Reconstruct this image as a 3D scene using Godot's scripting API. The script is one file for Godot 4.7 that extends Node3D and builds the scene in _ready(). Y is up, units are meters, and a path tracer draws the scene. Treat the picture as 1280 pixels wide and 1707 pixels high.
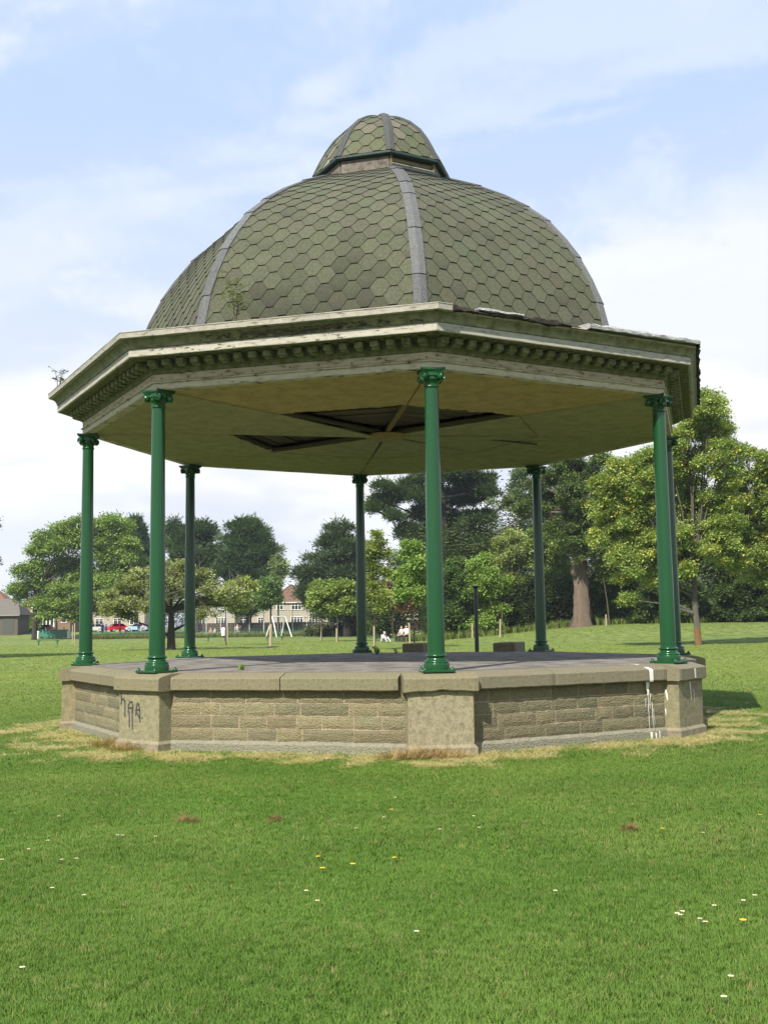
extends Node3D
# A park bandstand on a lawn. Metres; the camera stands at x = z = 0 and looks along -z.

const UPV := Vector3.UP
const PLAT := 1.004            # platform height
const AZ0 := -0.1139           # turn of the octagon
const HUB := Vector3(0.0545, 0.0, -18.6)
const MID := 0.92388           # cos 22.5 degrees
const SIN8 := 0.38268

var taken := {}
var M := {}
var rng := RandomNumberGenerator.new()
var noise_a := FastNoiseLite.new()
var noise_b := FastNoiseLite.new()

# ------------------------------------------------------------------ mesh helper
class MB:
	var v := PackedVector3Array()
	var n := PackedVector3Array()
	var c := PackedColorArray()
	var ix := PackedInt32Array()
	var col := Color.WHITE
	# corners run counter-clockwise seen from outside
	func tri(a: Vector3, b: Vector3, d: Vector3) -> void:
		var nn := (b - a).cross(d - a).normalized()
		var i := v.size()
		v.append(a); v.append(b); v.append(d)
		n.append(nn); n.append(nn); n.append(nn)
		c.append(col); c.append(col); c.append(col)
		ix.append(i); ix.append(i + 2); ix.append(i + 1)
	func quad(a: Vector3, b: Vector3, d: Vector3, e: Vector3) -> void:
		var nn := (d - a).cross(e - b).normalized()
		var i := v.size()
		v.append(a); v.append(b); v.append(d); v.append(e)
		for k in 4:
			n.append(nn); c.append(col)
		ix.append(i); ix.append(i + 2); ix.append(i + 1)
		ix.append(i); ix.append(i + 3); ix.append(i + 2)
	func quadn(a: Vector3, b: Vector3, d: Vector3, e: Vector3, na: Vector3, nb: Vector3, nd: Vector3, ne: Vector3) -> void:
		var i := v.size()
		v.append(a); v.append(b); v.append(d); v.append(e)
		n.append(na); n.append(nb); n.append(nd); n.append(ne)
		for k in 4:
			c.append(col)
		ix.append(i); ix.append(i + 2); ix.append(i + 1)
		ix.append(i); ix.append(i + 3); ix.append(i + 2)
	func poly(p: Array) -> void:
		for k in range(1, p.size() - 1):
			tri(p[0], p[k], p[k + 1])
	# a box with chamfered edges
	func box(at: Vector3, size: Vector3, basis := Basis(), ch := 0.0) -> void:
		var h := size * 0.5
		if ch <= 0.0:
			for ax in 3:
				for s in [-1.0, 1.0]:
					var a := Vector3.ZERO; a[ax] = s
					var u := Vector3.ZERO; u[(ax + 1) % 3] = 1.0
					var w := Vector3.ZERO; w[(ax + 2) % 3] = 1.0
					if s < 0.0:
						var t := u; u = w; w = t
					var o := a * h
					quad(at + basis * (o - u * h - w * h), at + basis * (o + u * h - w * h), at + basis * (o + u * h + w * h), at + basis * (o - u * h + w * h))
			return
		ch = minf(ch, minf(h.x, minf(h.y, h.z)) * 0.9)
		var g := h - Vector3(ch, ch, ch)
		for ax in 3:
			for s in [-1.0, 1.0]:
				var a := Vector3.ZERO; a[ax] = s
				var u := Vector3.ZERO; u[(ax + 1) % 3] = 1.0
				var w := Vector3.ZERO; w[(ax + 2) % 3] = 1.0
				if s < 0.0:
					var t := u; u = w; w = t
				var o := a * h
				quad(at + basis * (o - u * g - w * g), at + basis * (o + u * g - w * g), at + basis * (o + u * g + w * g), at + basis * (o - u * g + w * g))
		for ax in 3:
			var b1 := (ax + 1) % 3
			var b2 := (ax + 2) % 3
			for s in [-1.0, 1.0]:
				for t in [-1.0, 1.0]:
					var e := Vector3.ZERO; e[ax] = g[ax]
					var p := Vector3.ZERO; p[b1] = s * h[b1]; p[b2] = t * g[b2]
					var q := Vector3.ZERO; q[b1] = s * g[b1]; q[b2] = t * h[b2]
					edge(at, basis, p, q, e)
		for sx in [-1.0, 1.0]:
			for sy in [-1.0, 1.0]:
				for sz in [-1.0, 1.0]:
					var a := Vector3(sx * h.x, sy * g.y, sz * g.z)
					var b := Vector3(sx * g.x, sy * h.y, sz * g.z)
					var d := Vector3(sx * g.x, sy * g.y, sz * h.z)
					if sx * sy * sz > 0.0:
						tri(at + basis * a, at + basis * b, at + basis * d)
					else:
						tri(at + basis * a, at + basis * d, at + basis * b)
	func edge(at: Vector3, basis: Basis, p: Vector3, q: Vector3, e: Vector3) -> void:
		var a := p - e
		var b := p + e
		var d := q + e
		var f := q - e
		if (d - a).cross(f - b).dot(p + q) > 0.0:
			quad(at + basis * a, at + basis * b, at + basis * d, at + basis * f)
		else:
			quad(at + basis * f, at + basis * d, at + basis * b, at + basis * a)
	func tube(p: Array, r: Array, seg := 8, cap := true) -> void:
		var rings := []
		var side := Vector3.ZERO
		for i in p.size():
			var d: Vector3 = (p[mini(i + 1, p.size() - 1)] - p[maxi(i - 1, 0)]).normalized()
			if side == Vector3.ZERO:
				side = d.cross(Vector3.RIGHT if absf(d.x) < 0.8 else Vector3.UP).normalized()
			else:
				side = (side - d * side.dot(d)).normalized()
			var up := d.cross(side)
			var base := v.size()
			for k in seg:
				var a := TAU * k / seg
				var nn := side * cos(a) + up * sin(a)
				v.append(p[i] + nn * r[i]); n.append(nn); c.append(col)
			rings.append(base)
		for i in p.size() - 1:
			for k in seg:
				var k2 := (k + 1) % seg
				var a: int = rings[i] + k
				var b: int = rings[i] + k2
				var d: int = rings[i + 1] + k2
				var e: int = rings[i + 1] + k
				ix.append(a); ix.append(d); ix.append(b)
				ix.append(a); ix.append(e); ix.append(d)
		if cap:
			for end in [0, p.size() - 1]:
				var ring := []
				for k in seg:
					ring.append(v[rings[end] + k])
				if end == 0:
					ring.reverse()
				poly(ring)
	# profile of (radius, height), bottom first
	func lathe(at: Vector3, prof: Array, seg := 24, flutes := 0, depth := 0.0, from_y := 0.0) -> void:
		var base := v.size()
		for i in prof.size():
			var a: Vector2 = prof[maxi(i - 1, 0)]
			var b: Vector2 = prof[mini(i + 1, prof.size() - 1)]
			var t := (b - a)
			for k in seg:
				var an := TAU * k / seg
				var rad: float = prof[i].x
				if flutes > 0 and prof[i].y > from_y:
					rad -= depth * (0.5 + 0.5 * cos(an * flutes))
				var o := Vector3(cos(an), 0, sin(an))
				v.append(at + o * rad + Vector3.UP * prof[i].y)
				var nn := (o * t.y - Vector3.UP * t.x)
				if flutes > 0 and prof[i].y > from_y:
					nn += Vector3(-sin(an), 0, cos(an)) * t.length() * 0.13 * sin(an * flutes) * -1.0
				n.append(nn.normalized()); c.append(col)
		for i in prof.size() - 1:
			for k in seg:
				var k2 := (k + 1) % seg
				var a: int = base + i * seg + k
				var b: int = base + i * seg + k2
				var d: int = base + (i + 1) * seg + k2
				var e: int = base + (i + 1) * seg + k
				ix.append(a); ix.append(b); ix.append(d)
				ix.append(a); ix.append(d); ix.append(e)
	func blob(at: Vector3, rad: Vector3, seg := 10, rings := 6, basis := Basis()) -> void:
		var base := v.size()
		for i in rings + 1:
			var t := PI * i / rings
			for k in seg:
				var a := TAU * k / seg
				var o := Vector3(sin(t) * cos(a), -cos(t), sin(t) * sin(a))
				v.append(at + basis * (o * rad)); n.append((basis * (o / rad)).normalized()); c.append(col)
		for i in rings:
			for k in seg:
				var k2 := (k + 1) % seg
				var a: int = base + i * seg + k
				var b: int = base + i * seg + k2
				var d: int = base + (i + 1) * seg + k2
				var e: int = base + (i + 1) * seg + k
				ix.append(a); ix.append(b); ix.append(d)
				ix.append(a); ix.append(d); ix.append(e)
	func mesh() -> ArrayMesh:
		var arr := []
		arr.resize(Mesh.ARRAY_MAX)
		arr[Mesh.ARRAY_VERTEX] = v
		arr[Mesh.ARRAY_NORMAL] = n
		arr[Mesh.ARRAY_COLOR] = c
		arr[Mesh.ARRAY_INDEX] = ix
		var m := ArrayMesh.new()
		m.add_surface_from_arrays(Mesh.PRIMITIVE_TRIANGLES, arr)
		return m

# ------------------------------------------------------------------ scene helpers
func numbered(called: String) -> String:
	if not taken.has(called):
		taken[called] = 0
		return called
	taken[called] += 1
	return "%s_%03d" % [called, taken[called]]

func tag(o: Node, label: String, category: String, group := "", kind := "") -> Node:
	if label: o.set_meta("label", label)
	if category: o.set_meta("category", category)
	if group: o.set_meta("group", group)
	if kind: o.set_meta("kind", kind)
	return o

func thing(called: String, label: String, category: String, at := Vector3.ZERO, turn := 0.0, group := "") -> Node3D:
	var o := Node3D.new()
	o.name = numbered(called)
	add_child(o)
	o.position = at
	o.rotation.y = turn
	tag(o, label, category, group)
	return o

func part(called: String, m: Mesh, mat: Material, parent: Node, at := Vector3.ZERO, turn := 0.0) -> MeshInstance3D:
	var o := MeshInstance3D.new()
	o.mesh = m
	o.material_override = mat
	var k := 0
	var want := called
	while parent.has_node(NodePath(want)):
		k += 1
		want = "%s_%03d" % [called, k]
	o.name = want if parent != self else numbered(called)
	parent.add_child(o)
	o.position = at
	o.rotation.y = turn
	return o

func node_part(called: String, parent: Node, at := Vector3.ZERO, turn := 0.0) -> Node3D:
	var o := Node3D.new()
	var k := 0
	var want := called
	while parent.has_node(NodePath(want)):
		k += 1
		want = "%s_%03d" % [called, k]
	o.name = want
	parent.add_child(o)
	o.position = at
	o.rotation.y = turn
	return o

func copy(o: Node3D, label: String, at: Vector3, turn := 0.0, group := "") -> Node3D:
	var c: Node3D = o.duplicate()
	var stem := String(o.name)
	var cut := RegEx.create_from_string("_[0-9]{3}$")
	c.name = numbered(cut.sub(stem, ""))
	add_child(c)
	c.position = at
	c.rotation.y = turn
	if label: c.set_meta("label", label)
	if group: c.set_meta("group", group)
	return c

func many(called: String, m: Mesh, mat: Material, where: Array, tint: Array, parent: Node) -> MultiMeshInstance3D:
	var mm := MultiMesh.new()
	mm.transform_format = MultiMesh.TRANSFORM_3D
	mm.use_colors = true
	mm.mesh = m
	mm.instance_count = where.size()
	for i in where.size():
		mm.set_instance_transform(i, where[i])
		mm.set_instance_color(i, tint[i])
	var o := MultiMeshInstance3D.new()
	o.multimesh = mm
	o.material_override = mat
	o.name = called if parent != self else numbered(called)
	parent.add_child(o, true)
	return o

func noise_tex(sd: int, freq: float, octaves: int, stops: Array, size := 512, kind := FastNoiseLite.TYPE_SIMPLEX_SMOOTH, gain := 0.5) -> NoiseTexture2D:
	var f := FastNoiseLite.new()
	f.noise_type = kind
	f.seed = sd
	f.frequency = freq
	f.fractal_type = FastNoiseLite.FRACTAL_FBM
	f.fractal_octaves = octaves
	f.fractal_gain = gain
	var t := NoiseTexture2D.new()
	t.width = size
	t.height = size
	t.seamless = true
	t.noise = f
	if stops.size():
		var g := Gradient.new()
		var off := PackedFloat32Array()
		var cs := PackedColorArray()
		for s in stops:
			off.append(s[0]); cs.append(s[1])
		g.offsets = off
		g.colors = cs
		t.color_ramp = g
	return t

func grey(x: float) -> Color:
	return Color(x, x, x)

func mat(called: String, lin: Color, rough := 0.9, tex: Texture2D = null, scale := 1.0, bump: Texture2D = null, cm := 0.0, detail: Texture2D = null, dscale := 1.0) -> StandardMaterial3D:
	var m := StandardMaterial3D.new()
	m.resource_name = called
	m.albedo_color = lin.linear_to_srgb()
	m.roughness = rough
	m.vertex_color_use_as_albedo = true
	if tex:
		m.albedo_texture = tex
	if tex or bump:
		m.uv1_triplanar = true
		m.uv1_world_triplanar = true
		m.uv1_scale = Vector3.ONE * scale
	if bump:
		m.heightmap_enabled = true
		m.heightmap_texture = bump
		m.heightmap_scale = cm
	if detail:
		m.detail_enabled = true
		m.detail_albedo = detail
		m.detail_blend_mode = BaseMaterial3D.BLEND_MODE_MUL
		m.detail_uv_layer = BaseMaterial3D.DETAIL_UV_2
		m.uv2_triplanar = true
		m.uv2_world_triplanar = true
		m.uv2_scale = Vector3.ONE * dscale
	M[called] = m
	return m

func smooth(a: float, b: float, x: float) -> float:
	var t := clampf((x - a) / (b - a), 0.0, 1.0)
	return t * t * (3.0 - 2.0 * t)

# lie of the land: a low bank on the right, a slight rise at the far left
func land(x: float, z: float) -> float:
	return 1.3 * smooth(80, 100, -z) * smooth(2, 22, x) + 1.0 * smooth(168, 195, -z) * (1.0 - smooth(-4, 12, x))

func out(k: float) -> Vector3:
	var a := AZ0 + k * PI / 4.0
	return Vector3(-sin(a), 0, cos(a))

# point at corner direction k, at corner radius r and height y
func rim(k: int, r: float, y: float) -> Vector3:
	return out(k) * r + UPV * y

# ------------------------------------------------------------------ materials
func make_materials() -> void:
	var fine := noise_tex(1, 0.05, 4, [[0.0, grey(0.62)], [0.5, grey(0.86)], [1.0, grey(1.0)]])
	var grain := noise_tex(2, 0.22, 3, [[0.25, grey(0.60)], [0.5, grey(0.86)], [0.75, grey(1.0)]])
	var speck := noise_tex(3, 0.35, 2, [[0.0, grey(0.45)], [0.4, grey(0.82)], [0.62, grey(0.95)], [0.8, grey(1.0)]])
	var cloudy := noise_tex(4, 0.012, 5, [[0.1, grey(0.60)], [0.5, grey(0.88)], [0.9, grey(1.0)]])
	var bump := noise_tex(5, 0.06, 5, [])
	var bump_fine := noise_tex(6, 0.25, 3, [])
	var lichen := noise_tex(7, 0.035, 5, [[0.1, Color(0.82, 0.80, 0.72)], [0.45, Color(0.94, 0.92, 0.87)], [0.56, Color(0.99, 0.97, 0.92)], [0.66, Color(1.0, 0.99, 0.95)], [0.85, Color(0.84, 0.85, 0.74)]])
	var paint_worn := noise_tex(8, 0.014, 5, [[0.12, Color(0.38, 0.32, 0.24)], [0.21, Color(0.66, 0.60, 0.50)], [0.31, Color(0.88, 0.84, 0.78)], [0.7, Color(0.97, 0.95, 0.89)], [0.9, Color(0.80, 0.80, 0.68)]])
	var paint_peel := noise_tex(9, 0.016, 5, [[0.10, Color(0.34, 0.29, 0.22)], [0.20, Color(0.62, 0.58, 0.49)], [0.27, Color(0.88, 0.86, 0.80)], [0.62, Color(0.99, 0.97, 0.93)], [0.8, Color(0.86, 0.86, 0.76)]])
	var grime := noise_tex(10, 0.02, 5, [[0.2, Color(0.52, 0.52, 0.38)], [0.5, Color(0.74, 0.73, 0.60)], [0.8, Color(0.88, 0.86, 0.76)]])
	var bark_tex := noise_tex(12, 0.06, 5, [[0.2, grey(0.35)], [0.5, grey(0.75)], [0.8, grey(1.0)]])
	var pier_tex := noise_tex(23, 0.02, 5, [[0.1, Color(0.80, 0.80, 0.76)], [0.5, Color(0.95, 0.93, 0.90)], [0.9, Color(1.0, 0.97, 0.93)]])
	var chips := noise_tex(25, 0.10, 4, [[0.12, Color(0.75, 0.6, 0.4)], [0.17, grey(0.84)], [0.5, grey(0.95)], [0.8, grey(1.0)]])
	var ceil_tex := noise_tex(19, 0.012, 5, [[0.1, grey(0.87)], [0.5, grey(0.95)], [0.9, grey(1.0)]])
	mat("sawn_stone", Color(1.30, 1.37, 1.50), 0.95, lichen, 1.1, bump_fine, 0.35, speck, 3.1)
	mat("stone", Color(1.40, 1.45, 1.58), 0.95, lichen, 1.1, bump, 1.6, speck, 3.1)
	mat("smooth_stone", Color(1.30, 1.41, 1.52), 0.92, pier_tex, 0.9, bump_fine, 0.25, lichen, 0.9)
	mat("mortar", Color(0.44, 0.35, 0.25), 0.95, fine, 1.3, bump, 0.8)
	mat("asphalt", Color(0.34, 0.32, 0.29), 0.95, speck, 1.6, bump_fine, 0.9, cloudy, 0.33)
	mat("green_paint", Color(0.006, 0.064, 0.018), 0.22, chips, 1.2)
	mat("old_white", Color(0.52, 0.495, 0.44), 0.7, paint_worn, 0.9, bump, 0.25)
	mat("old_board", Color(0.50, 0.46, 0.42), 0.9, cloudy, 1.2, bump, 0.3, grain, 1.5)
	mat("worn_white", Color(0.48, 0.43, 0.36), 0.75, paint_worn, 1.1, bump, 0.25)
	mat("peeling_white", Color(0.38, 0.38, 0.365), 0.65, paint_peel, 0.8, bump, 0.3)
	mat("gutter_white", Color(0.48, 0.475, 0.455), 0.5, paint_peel, 0.5, null, 0.0, fine, 1.7)
	mat("shaded_green_white", Color(0.31, 0.315, 0.26), 0.8, grime, 0.7, bump, 0.3)  # greenish worn paint, darkened so the cornice shadow sits in the colour
	mat("shaded_green_grime", Color(0.24, 0.24, 0.19), 0.85, grime, 0.9, bump, 0.3)  # green weathering, with the shade between cornice members painted in
	mat("ceiling", Color(1.22, 1.2, 1.25), 0.8, ceil_tex, 0.35, null, 0.0, noise_tex(13, 0.015, 4, [[0.12, Color(0.90, 0.89, 0.85)], [0.5, grey(1.0)]]), 0.9)
	mat("rough_wood", Color.WHITE, 0.9, grain, 1.4)
	mat("rot", Color(0.035, 0.028, 0.022), 0.95, grain, 2.0, bump, 2.0)
	mat("lichen_felt", Color.WHITE, 0.9, noise_tex(14, 0.16, 4, [[0.34, Color(0.16, 0.16, 0.17)], [0.46, Color(0.36, 0.37, 0.38)], [0.56, Color(0.66, 0.67, 0.68)], [0.72, Color(0.92, 0.92, 0.91)]]), 1.3, bump, 1.0)
	mat("felt", Color(0.06, 0.06, 0.055), 0.95, fine, 1.0)
	mat("deck", Color(0.03, 0.027, 0.02), 0.95, fine, 1.0)
	mat("shingle", Color(1.75, 1.72, 1.78), 0.92, grain, 2.4, bump_fine, 0.25, fine, 0.8)
	mat("lichen_shingle", Color.WHITE, 0.92, noise_tex(15, 0.07, 4, [[0.3, Color(0.45, 0.46, 0.36)], [0.55, Color(0.75, 0.74, 0.66)], [0.75, Color(1, 1, 0.97)]]), 1.6, bump_fine, 0.3)
	mat("lining", Color(0.17, 0.125, 0.065), 0.95, fine, 0.7)
	mat("granule", Color(1.5, 1.5, 1.5), 0.92, speck, 3.0, bump_fine, 0.25, fine, 0.8)
	mat("plain", Color.WHITE, 0.7, fine, 1.0)
	mat("white_spill", Color(0.62, 0.61, 0.57), 0.6)
	mat("spray_ink", Color(0.055, 0.055, 0.055), 0.7)
	mat("bark", Color(1.15, 1.15, 1.15), 0.95, bark_tex, 0.9, bump, 9.0)
	mat("wood", Color.WHITE, 0.85, grain, 1.0)
	mat("paintwork", Color.WHITE, 0.3)
	mat("render_wall", Color.WHITE, 0.9, fine, 0.5)
	mat("roof_tiles", Color.WHITE, 0.9, noise_tex(16, 0.08, 4, [[0.2, grey(0.55)], [0.6, grey(0.95)], [0.9, grey(1.0)]]), 0.35)
	mat("glass", Color(0.03, 0.035, 0.045), 0.12)
	mat("skin", Color.WHITE, 0.8)
	for nm in ["old_white", "worn_white", "peeling_white", "gutter_white"]:
		M[nm].uv1_scale = Vector3(0.5, 1.4, 0.5)
	var m := mat("leaf", Color.WHITE, 0.6)
	m.metallic_specular = 0.35
	m.backlight_enabled = true
	m.backlight = Color(0.55, 0.6, 0.3).linear_to_srgb()
	m = mat("blade", Color.WHITE, 0.62)
	m.metallic_specular = 0.3
	m.backlight_enabled = true
	m.backlight = Color(0.5, 0.6, 0.25).linear_to_srgb()
	m = mat("weed", Color(0.20, 0.29, 0.075), 0.7)
	m.backlight_enabled = true
	m.backlight = Color(0.5, 0.6, 0.25).linear_to_srgb()
	var turf := noise_tex(17, 0.30, 4, [[0.2, Color(0.52, 0.60, 0.42)], [0.5, Color(0.86, 0.88, 0.78)], [0.8, Color(1, 1, 0.96)]])
	var patches := noise_tex(18, 0.014, 5, [[0.15, Color(0.66, 0.74, 0.60)], [0.5, Color(0.90, 0.92, 0.86)], [0.85, Color(1, 0.98, 0.92)]])
	mat("lawn", Color.WHITE, 0.95, turf, 1.3, bump, 1.5, patches, 0.11)

# ------------------------------------------------------------------ sky
func make_sky() -> Texture2D:
	var w := 1536
	var h := 768
	var im := Image.create_empty(w, h, false, Image.FORMAT_RGBF)
	im.fill(Color(0.30, 0.31, 0.26))
	var wisp := FastNoiseLite.new()
	wisp.seed = 21
	wisp.noise_type = FastNoiseLite.TYPE_SIMPLEX_SMOOTH
	wisp.frequency = 0.9
	wisp.fractal_octaves = 5
	wisp.domain_warp_enabled = true
	wisp.domain_warp_amplitude = 0.5
	wisp.domain_warp_frequency = 0.8
	var puff := FastNoiseLite.new()
	puff.seed = 5
	puff.noise_type = FastNoiseLite.TYPE_SIMPLEX_SMOOTH
	puff.frequency = 3.6
	puff.fractal_octaves = 5
	var hi := Color(0.32, 0.48, 0.86)
	var mid := Color(0.51, 0.66, 0.93)
	var low := Color(0.80, 0.85, 0.965)
	for y in h / 2:
		var el := (0.5 - (y + 0.5) / h) * PI
		var se := sin(el)
		var base := low.lerp(mid, smooth(0.08, 0.50, se)).lerp(hi, smooth(0.45, 1.0, se))
		for x in w:
			var az := ((x + 0.5) / w - 0.5) * TAU
			var d := Vector3(sin(az) * cos(el), se, -cos(az) * cos(el))
			var q := d / (se + 0.22)
			var n := wisp.get_noise_3d(q.x * 1.1, q.z * 1.1, 4.0)
			var n2 := wisp.get_noise_3d(q.x * 0.8 + q.z * 1.6, q.z * 3.4 - q.x * 1.2, 11.0)
			var veil := clampf(smooth(-0.34, 0.30, n + 0.10 * sin(az + 0.9)) * (0.95 - 0.25 * se) + 0.45 * smooth(-0.05, 0.4, n2), 0.0, 1.0)
			var c := base.lerp(Color(0.92, 0.95, 0.985), veil * 0.8)
			# heaped clouds low down
			var p := puff.get_noise_3d(d.x * 1.0, d.y * 2.6, d.z * 1.0)
			var p2 := puff.get_noise_3d(d.x * 0.45 + 7.0, d.y * 1.5, d.z * 0.45)
			var band := smooth(0.0, 0.06, se) * (1.0 - smooth(0.22, 0.34, se))
			var cum := smooth(0.02, 0.20, p * 0.45 + p2 * 0.75 + 0.05 - 0.10 * smooth(0.1, 0.3, se)) * band
			c = c.lerp(Color(0.97, 0.975, 0.99), cum * 0.85)
			# grey undersides
			var under := smooth(0.05, 0.3, puff.get_noise_3d(d.x * 0.9 + 3.0, d.y * 4.0 + 9.0, d.z * 0.9)) * smooth(0.02, 0.08, se) * (1.0 - smooth(0.14, 0.22, se))
			c = c.lerp(Color(0.73, 0.78, 0.875), under * 0.6)
			im.set_pixel(x, y, c)
	return ImageTexture.create_from_image(im)

func _ready() -> void:
	rng.seed = 7
	noise_a.seed = 3; noise_a.frequency = 0.02; noise_a.fractal_octaves = 4
	noise_b.seed = 9; noise_b.frequency = 0.02; noise_b.fractal_octaves = 3
	# --- camera
	var cam := Camera3D.new()
	cam.name = "camera"
	cam.fov = 49.88
	cam.near = 0.1
	cam.far = 4000.0
	cam.position = Vector3(0, 1.59, 0)
	cam.rotation = Vector3(deg_to_rad(5.836), 0, deg_to_rad(-0.828))
	add_child(cam)
	cam.current = true
	# --- sky, light, exposure
	var env := Environment.new()
	env.background_mode = Environment.BG_SKY
	var sky := Sky.new()
	var pano := PanoramaSkyMaterial.new()
	pano.panorama = make_sky()
	sky.sky_material = pano
	env.sky = sky
	env.background_energy_multiplier = 0.68
	env.tonemap_mode = Environment.TONE_MAPPER_LINEAR
	env.tonemap_exposure = 1.6
	env.fog_enabled = true
	env.fog_density = 0.0002
	env.fog_light_color = Color(0.86, 0.91, 1.0)
	env.sdfgi_enabled = true
	env.ssao_enabled = true
	env.ssil_enabled = true
	var we := WorldEnvironment.new()
	we.name = "world"
	we.environment = env
	add_child(we)
	var sun := DirectionalLight3D.new()
	sun.name = "sun"
	var az := deg_to_rad(25.0)
	var el := deg_to_rad(46.0)
	sun.look_at_from_position(Vector3.ZERO, -Vector3(-sin(az) * cos(el), sin(el), cos(az) * cos(el)), Vector3.UP)
	sun.light_energy = 1.6
	sun.light_color = Color(1.0, 0.965, 0.905)
	sun.light_angular_distance = 0.5
	sun.shadow_enabled = true
	add_child(sun)
	make_materials()
	make_ground()
	bandstand()
	make_far_places()
	make_trees()
	make_props()
	make_people()
	make_grass()

# ------------------------------------------------------------------ ground
func lawn_color(x: float, z: float) -> Color:
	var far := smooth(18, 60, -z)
	var c := Color(0.115, 0.19, 0.032).lerp(Color(0.265, 0.32, 0.09), far)  # paler with distance: brightening of the grazing view put into the base colour
	var w := noise_b.get_noise_2d(x * 9, z * 9)
	var w2 := noise_a.get_noise_2d(x * 2.2 + 90, z * 7)
	c = c.lerp(Color(0.22, 0.25, 0.07), clampf(0.4 * w + 0.9 * maxf(0.0, w2), 0, 1))
	c = c.lerp(Color(0.12, 0.185, 0.035), clampf(0.9 * maxf(0.0, -w2), 0, 1))
	# strimmed dry ring round the stone base
	var q := Vector3(x, 0, z) - HUB
	var dry := dryness(q)
	c = c.lerp(Color(0.55, 0.47, 0.24), dry * 0.9)
	return c

func octagon_distance(q: Vector3) -> float:
	var best := -99.0
	for k in 8:
		best = maxf(best, q.dot(out(k + 0.5)) - 4.85)
		best = maxf(best, q.dot(out(k)) - 5.43)
	return best

func dryness(q: Vector3) -> float:
	var e := octagon_distance(q)
	if e > 3.0:
		return 0.0
	var w := noise_a.get_noise_2d(q.x * 55, q.z * 55)
	var left := smooth(-2.0, -5.0, q.x) * smooth(-1.0, 2.0, q.z)
	var reach := 0.78 + 0.9 * w + 0.25 * left
	return smooth(reach + 0.3, reach - 0.35, e) * clampf(0.68 + 1.3 * w, 0.2, 0.95)

func make_ground() -> void:
	var b := MB.new()
	var rr := [0.0]
	var r := 0.0
	while r < 3000.0:
		r += 0.35 + maxf(0.0, r - 12.0) * 0.05
		rr.append(r)
	var seg := 140
	for i in rr.size():
		for k in seg:
			var a := TAU * k / seg
			var x: float = HUB.x + sin(a) * rr[i]
			var z: float = HUB.z + cos(a) * rr[i]
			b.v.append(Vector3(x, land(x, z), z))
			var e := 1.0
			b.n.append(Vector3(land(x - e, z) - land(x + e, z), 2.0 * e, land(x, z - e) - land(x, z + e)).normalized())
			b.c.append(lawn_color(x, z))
	for i in rr.size() - 1:
		for k in seg:
			var k2 := (k + 1) % seg
			var p := i * seg + k
			var q := i * seg + k2
			var s := (i + 1) * seg + k2
			var t := (i + 1) * seg + k
			b.ix.append(p); b.ix.append(q); b.ix.append(s)
			b.ix.append(p); b.ix.append(s); b.ix.append(t)
	var o := part("lawn_ground", b.mesh(), M.lawn, self)
	tag(o, "wide mown park lawn running back to the trees and houses", "lawn", "", "structure")

func tuft(sd: int, blades: int, tall: float, wide: float, spread: float, lean: float) -> ArrayMesh:
	var g := RandomNumberGenerator.new()
	g.seed = sd
	var b := MB.new()
	for i in blades:
		var a := g.randf() * TAU
		var at := Vector3(cos(a), 0, sin(a)) * spread * sqrt(g.randf())
		var t := g.randf() * TAU
		var dir := Vector3(cos(t), 0, sin(t))
		var side := dir.cross(Vector3.UP) * wide * 0.5 * g.randf_range(0.7, 1.2)
		var h := tall * g.randf_range(0.55, 1.1)
		var bend := dir * h * lean * g.randf_range(0.2, 1.3)
		var m := at + Vector3.UP * h * 0.6 + bend * 0.35
		var tip := at + Vector3.UP * h + bend
		var sh := g.randf_range(0.8, 1.2)
		b.col = Color(sh, sh, sh).lerp(Color.WHITE, 0.4)
		var nn := (side.cross(tip - at).normalized() + Vector3.UP * 2.2).normalized()
		b.quadn(at - side, at + side, m + side * 0.8, m - side * 0.8, nn, nn, nn, nn)
		var i0 := b.v.size()
		b.v.append(m - side * 0.8); b.v.append(m + side * 0.8); b.v.append(tip)
		for j in 3:
			b.n.append(nn); b.c.append(b.col)
		b.ix.append(i0); b.ix.append(i0 + 2); b.ix.append(i0 + 1)
	return b.mesh()

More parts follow.
